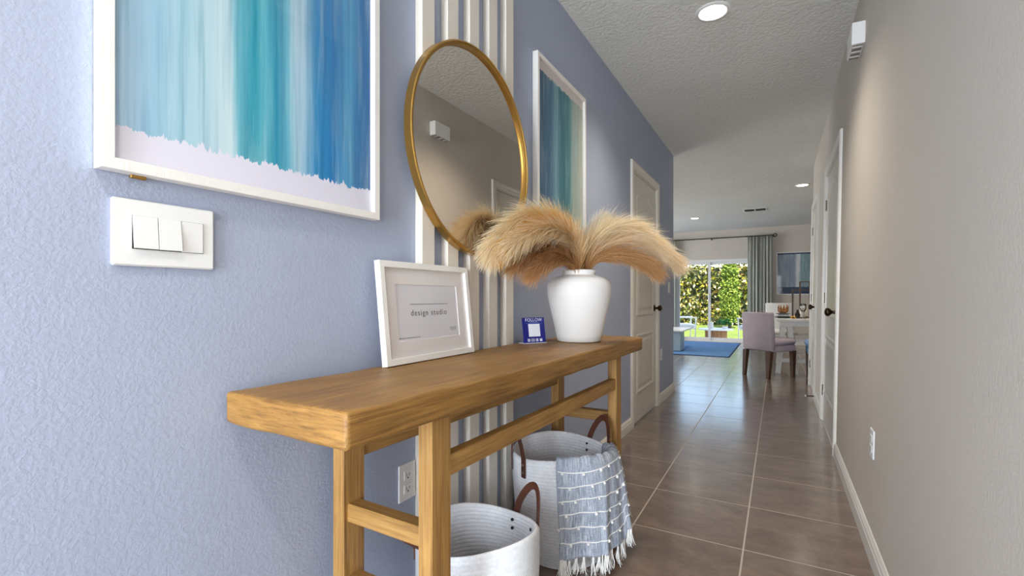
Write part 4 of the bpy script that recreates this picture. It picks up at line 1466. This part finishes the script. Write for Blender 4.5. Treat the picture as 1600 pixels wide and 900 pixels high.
def leaves(name, parent, pts, size, palette, seed, up=0.3):
    rr = random.Random(seed)
    vs, fs, cols = [], [], []
    for p in pts:
        n_ = Vector((rr.gauss(0, 1), rr.gauss(-0.5, 1), rr.gauss(up, 0.8))).normalized()
        t_ = n_.cross(Vector((rr.gauss(0, 1), rr.gauss(0, 1), rr.gauss(0, 1)))).normalized()
        w_ = n_.cross(t_)
        L_ = size * rr.uniform(0.6, 1.3)
        b = len(vs)
        vs += [p - t_ * L_ * 0.5, p + w_ * L_ * 0.26 + n_ * L_ * 0.05, p + t_ * L_ * 0.5, p - w_ * L_ * 0.26 + n_ * L_ * 0.05]
        fs += [(b, b + 1, b + 2), (b, b + 2, b + 3)]
        c = rr.choice(palette); k = rr.uniform(0.75, 1.2)
        cols += [(c[0] * k, c[1] * k, c[2] * k, 1)] * 4
    me = bpy.data.meshes.new(name)
    me.from_pydata([tuple(v) for v in vs], [], fs)
    ca = me.color_attributes.new('Col', 'FLOAT_COLOR', 'POINT')
    ca.data.foreach_set('color', [q for c in cols for q in c])
    o = obj(name, me, M['leaf'], parent)
    o['kind'] = 'stuff'
    return o
rr = random.Random(11)
leaves('foliage', t_plant, [Vector((rr.gauss(0, 0.08), rr.gauss(0, 0.07), 0.12 + abs(rr.gauss(0, 0.06)))) for _ in range(160)], 0.075, [S(36, 110, 50), S(24, 84, 40), S(90, 150, 80)], 3)

t = thing('hedge', 'tall dense hedge of mixed yellow and green leaves behind the lawn', 'hedge', (-4, 20.5, -0.08))
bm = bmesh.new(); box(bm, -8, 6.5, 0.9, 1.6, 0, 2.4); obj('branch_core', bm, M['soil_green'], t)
pts = []
for k in range(12500):
    x = rr.uniform(-8, 6.5); z = rr.uniform(0.05, 3.15) ** 1.0
    bulge = 0.45 * mnoise.noise(Vector((x * 0.9, z * 0.9, 4))) + 0.2 * mnoise.noise(Vector((x * 2.3, z * 2.3, 9)))
    top = 2.75 + 0.35 * mnoise.noise(Vector((x * 0.7, 1, 7)))
    if z > top: continue
    pts.append(Vector((x, 0.25 - bulge + abs(rr.gauss(0, 0.30)), z)))
leaves('foliage', t, pts, 0.17, [S(70, 84, 26), S(104, 112, 30), S(168, 158, 44), S(58, 70, 30), S(140, 116, 60), S(206, 196, 116), S(226, 216, 170), S(120, 124, 52), S(44, 56, 26)], 4)
t = thing('feathery_shrub', 'light green feathery shrub standing before the hedge', 'shrub', (-1.55, 19.0, -0.08))
bm = bmesh.new(); tube(bm, [(0, 0, 0), (0.05, 0, 1.2), (0, 0.05, 2.6)], [0.06, 0.045, 0.02], 8); obj('stem', bm, M['bark'], t)
pts = []
for k in range(5200):
    z = rr.uniform(0.25, 2.6); r = 0.44 * math.sin(PI * min(1, (z + 0.25) / 3.0)) ** 0.6 * math.sqrt(rr.random()) * (0.8 + 0.4 * mnoise.noise(Vector((z * 3, 2, 1))))
    a = rr.uniform(0, 2 * PI)
    pts.append(Vector((r * math.cos(a), r * math.sin(a), z)))
leaves('foliage', t, pts, 0.10, [S(128, 148, 52), S(156, 168, 72), S(100, 124, 44), S(78, 104, 40)], 6, 0.8)
for k, (x, y, h_, lab) in enumerate(((2.2, 25.0, 6.0, 'blue green tree rising behind the right end of the hedge'), (-7.0, 26.0, 5.5, 'dark green tree rising behind the left end of the hedge'))):
    t = thing('tree', lab, 'tree', (x, y, -0.08), group='trees behind the hedge')
    bm = bmesh.new(); tube(bm, [(0, 0, 0), (0.1, 0, h_ * 0.4), (0, 0.1, h_ * 0.8)], [0.16, 0.12, 0.05], 8); obj('trunk', bm, M['bark'], t)
    pts = []
    for q in range(3500):
        d = Vector((rr.gauss(0, 1), rr.gauss(0, 1), rr.gauss(0, 1))).normalized() * rr.random() ** 0.4
        pts.append(Vector((d.x * 2.0, d.y * 2.0, h_ * 0.62 + d.z * h_ * 0.36)))
    leaves('foliage', t, pts, 0.2, [S(60, 96, 70), S(84, 120, 90), S(50, 80, 50)], 8 + k)
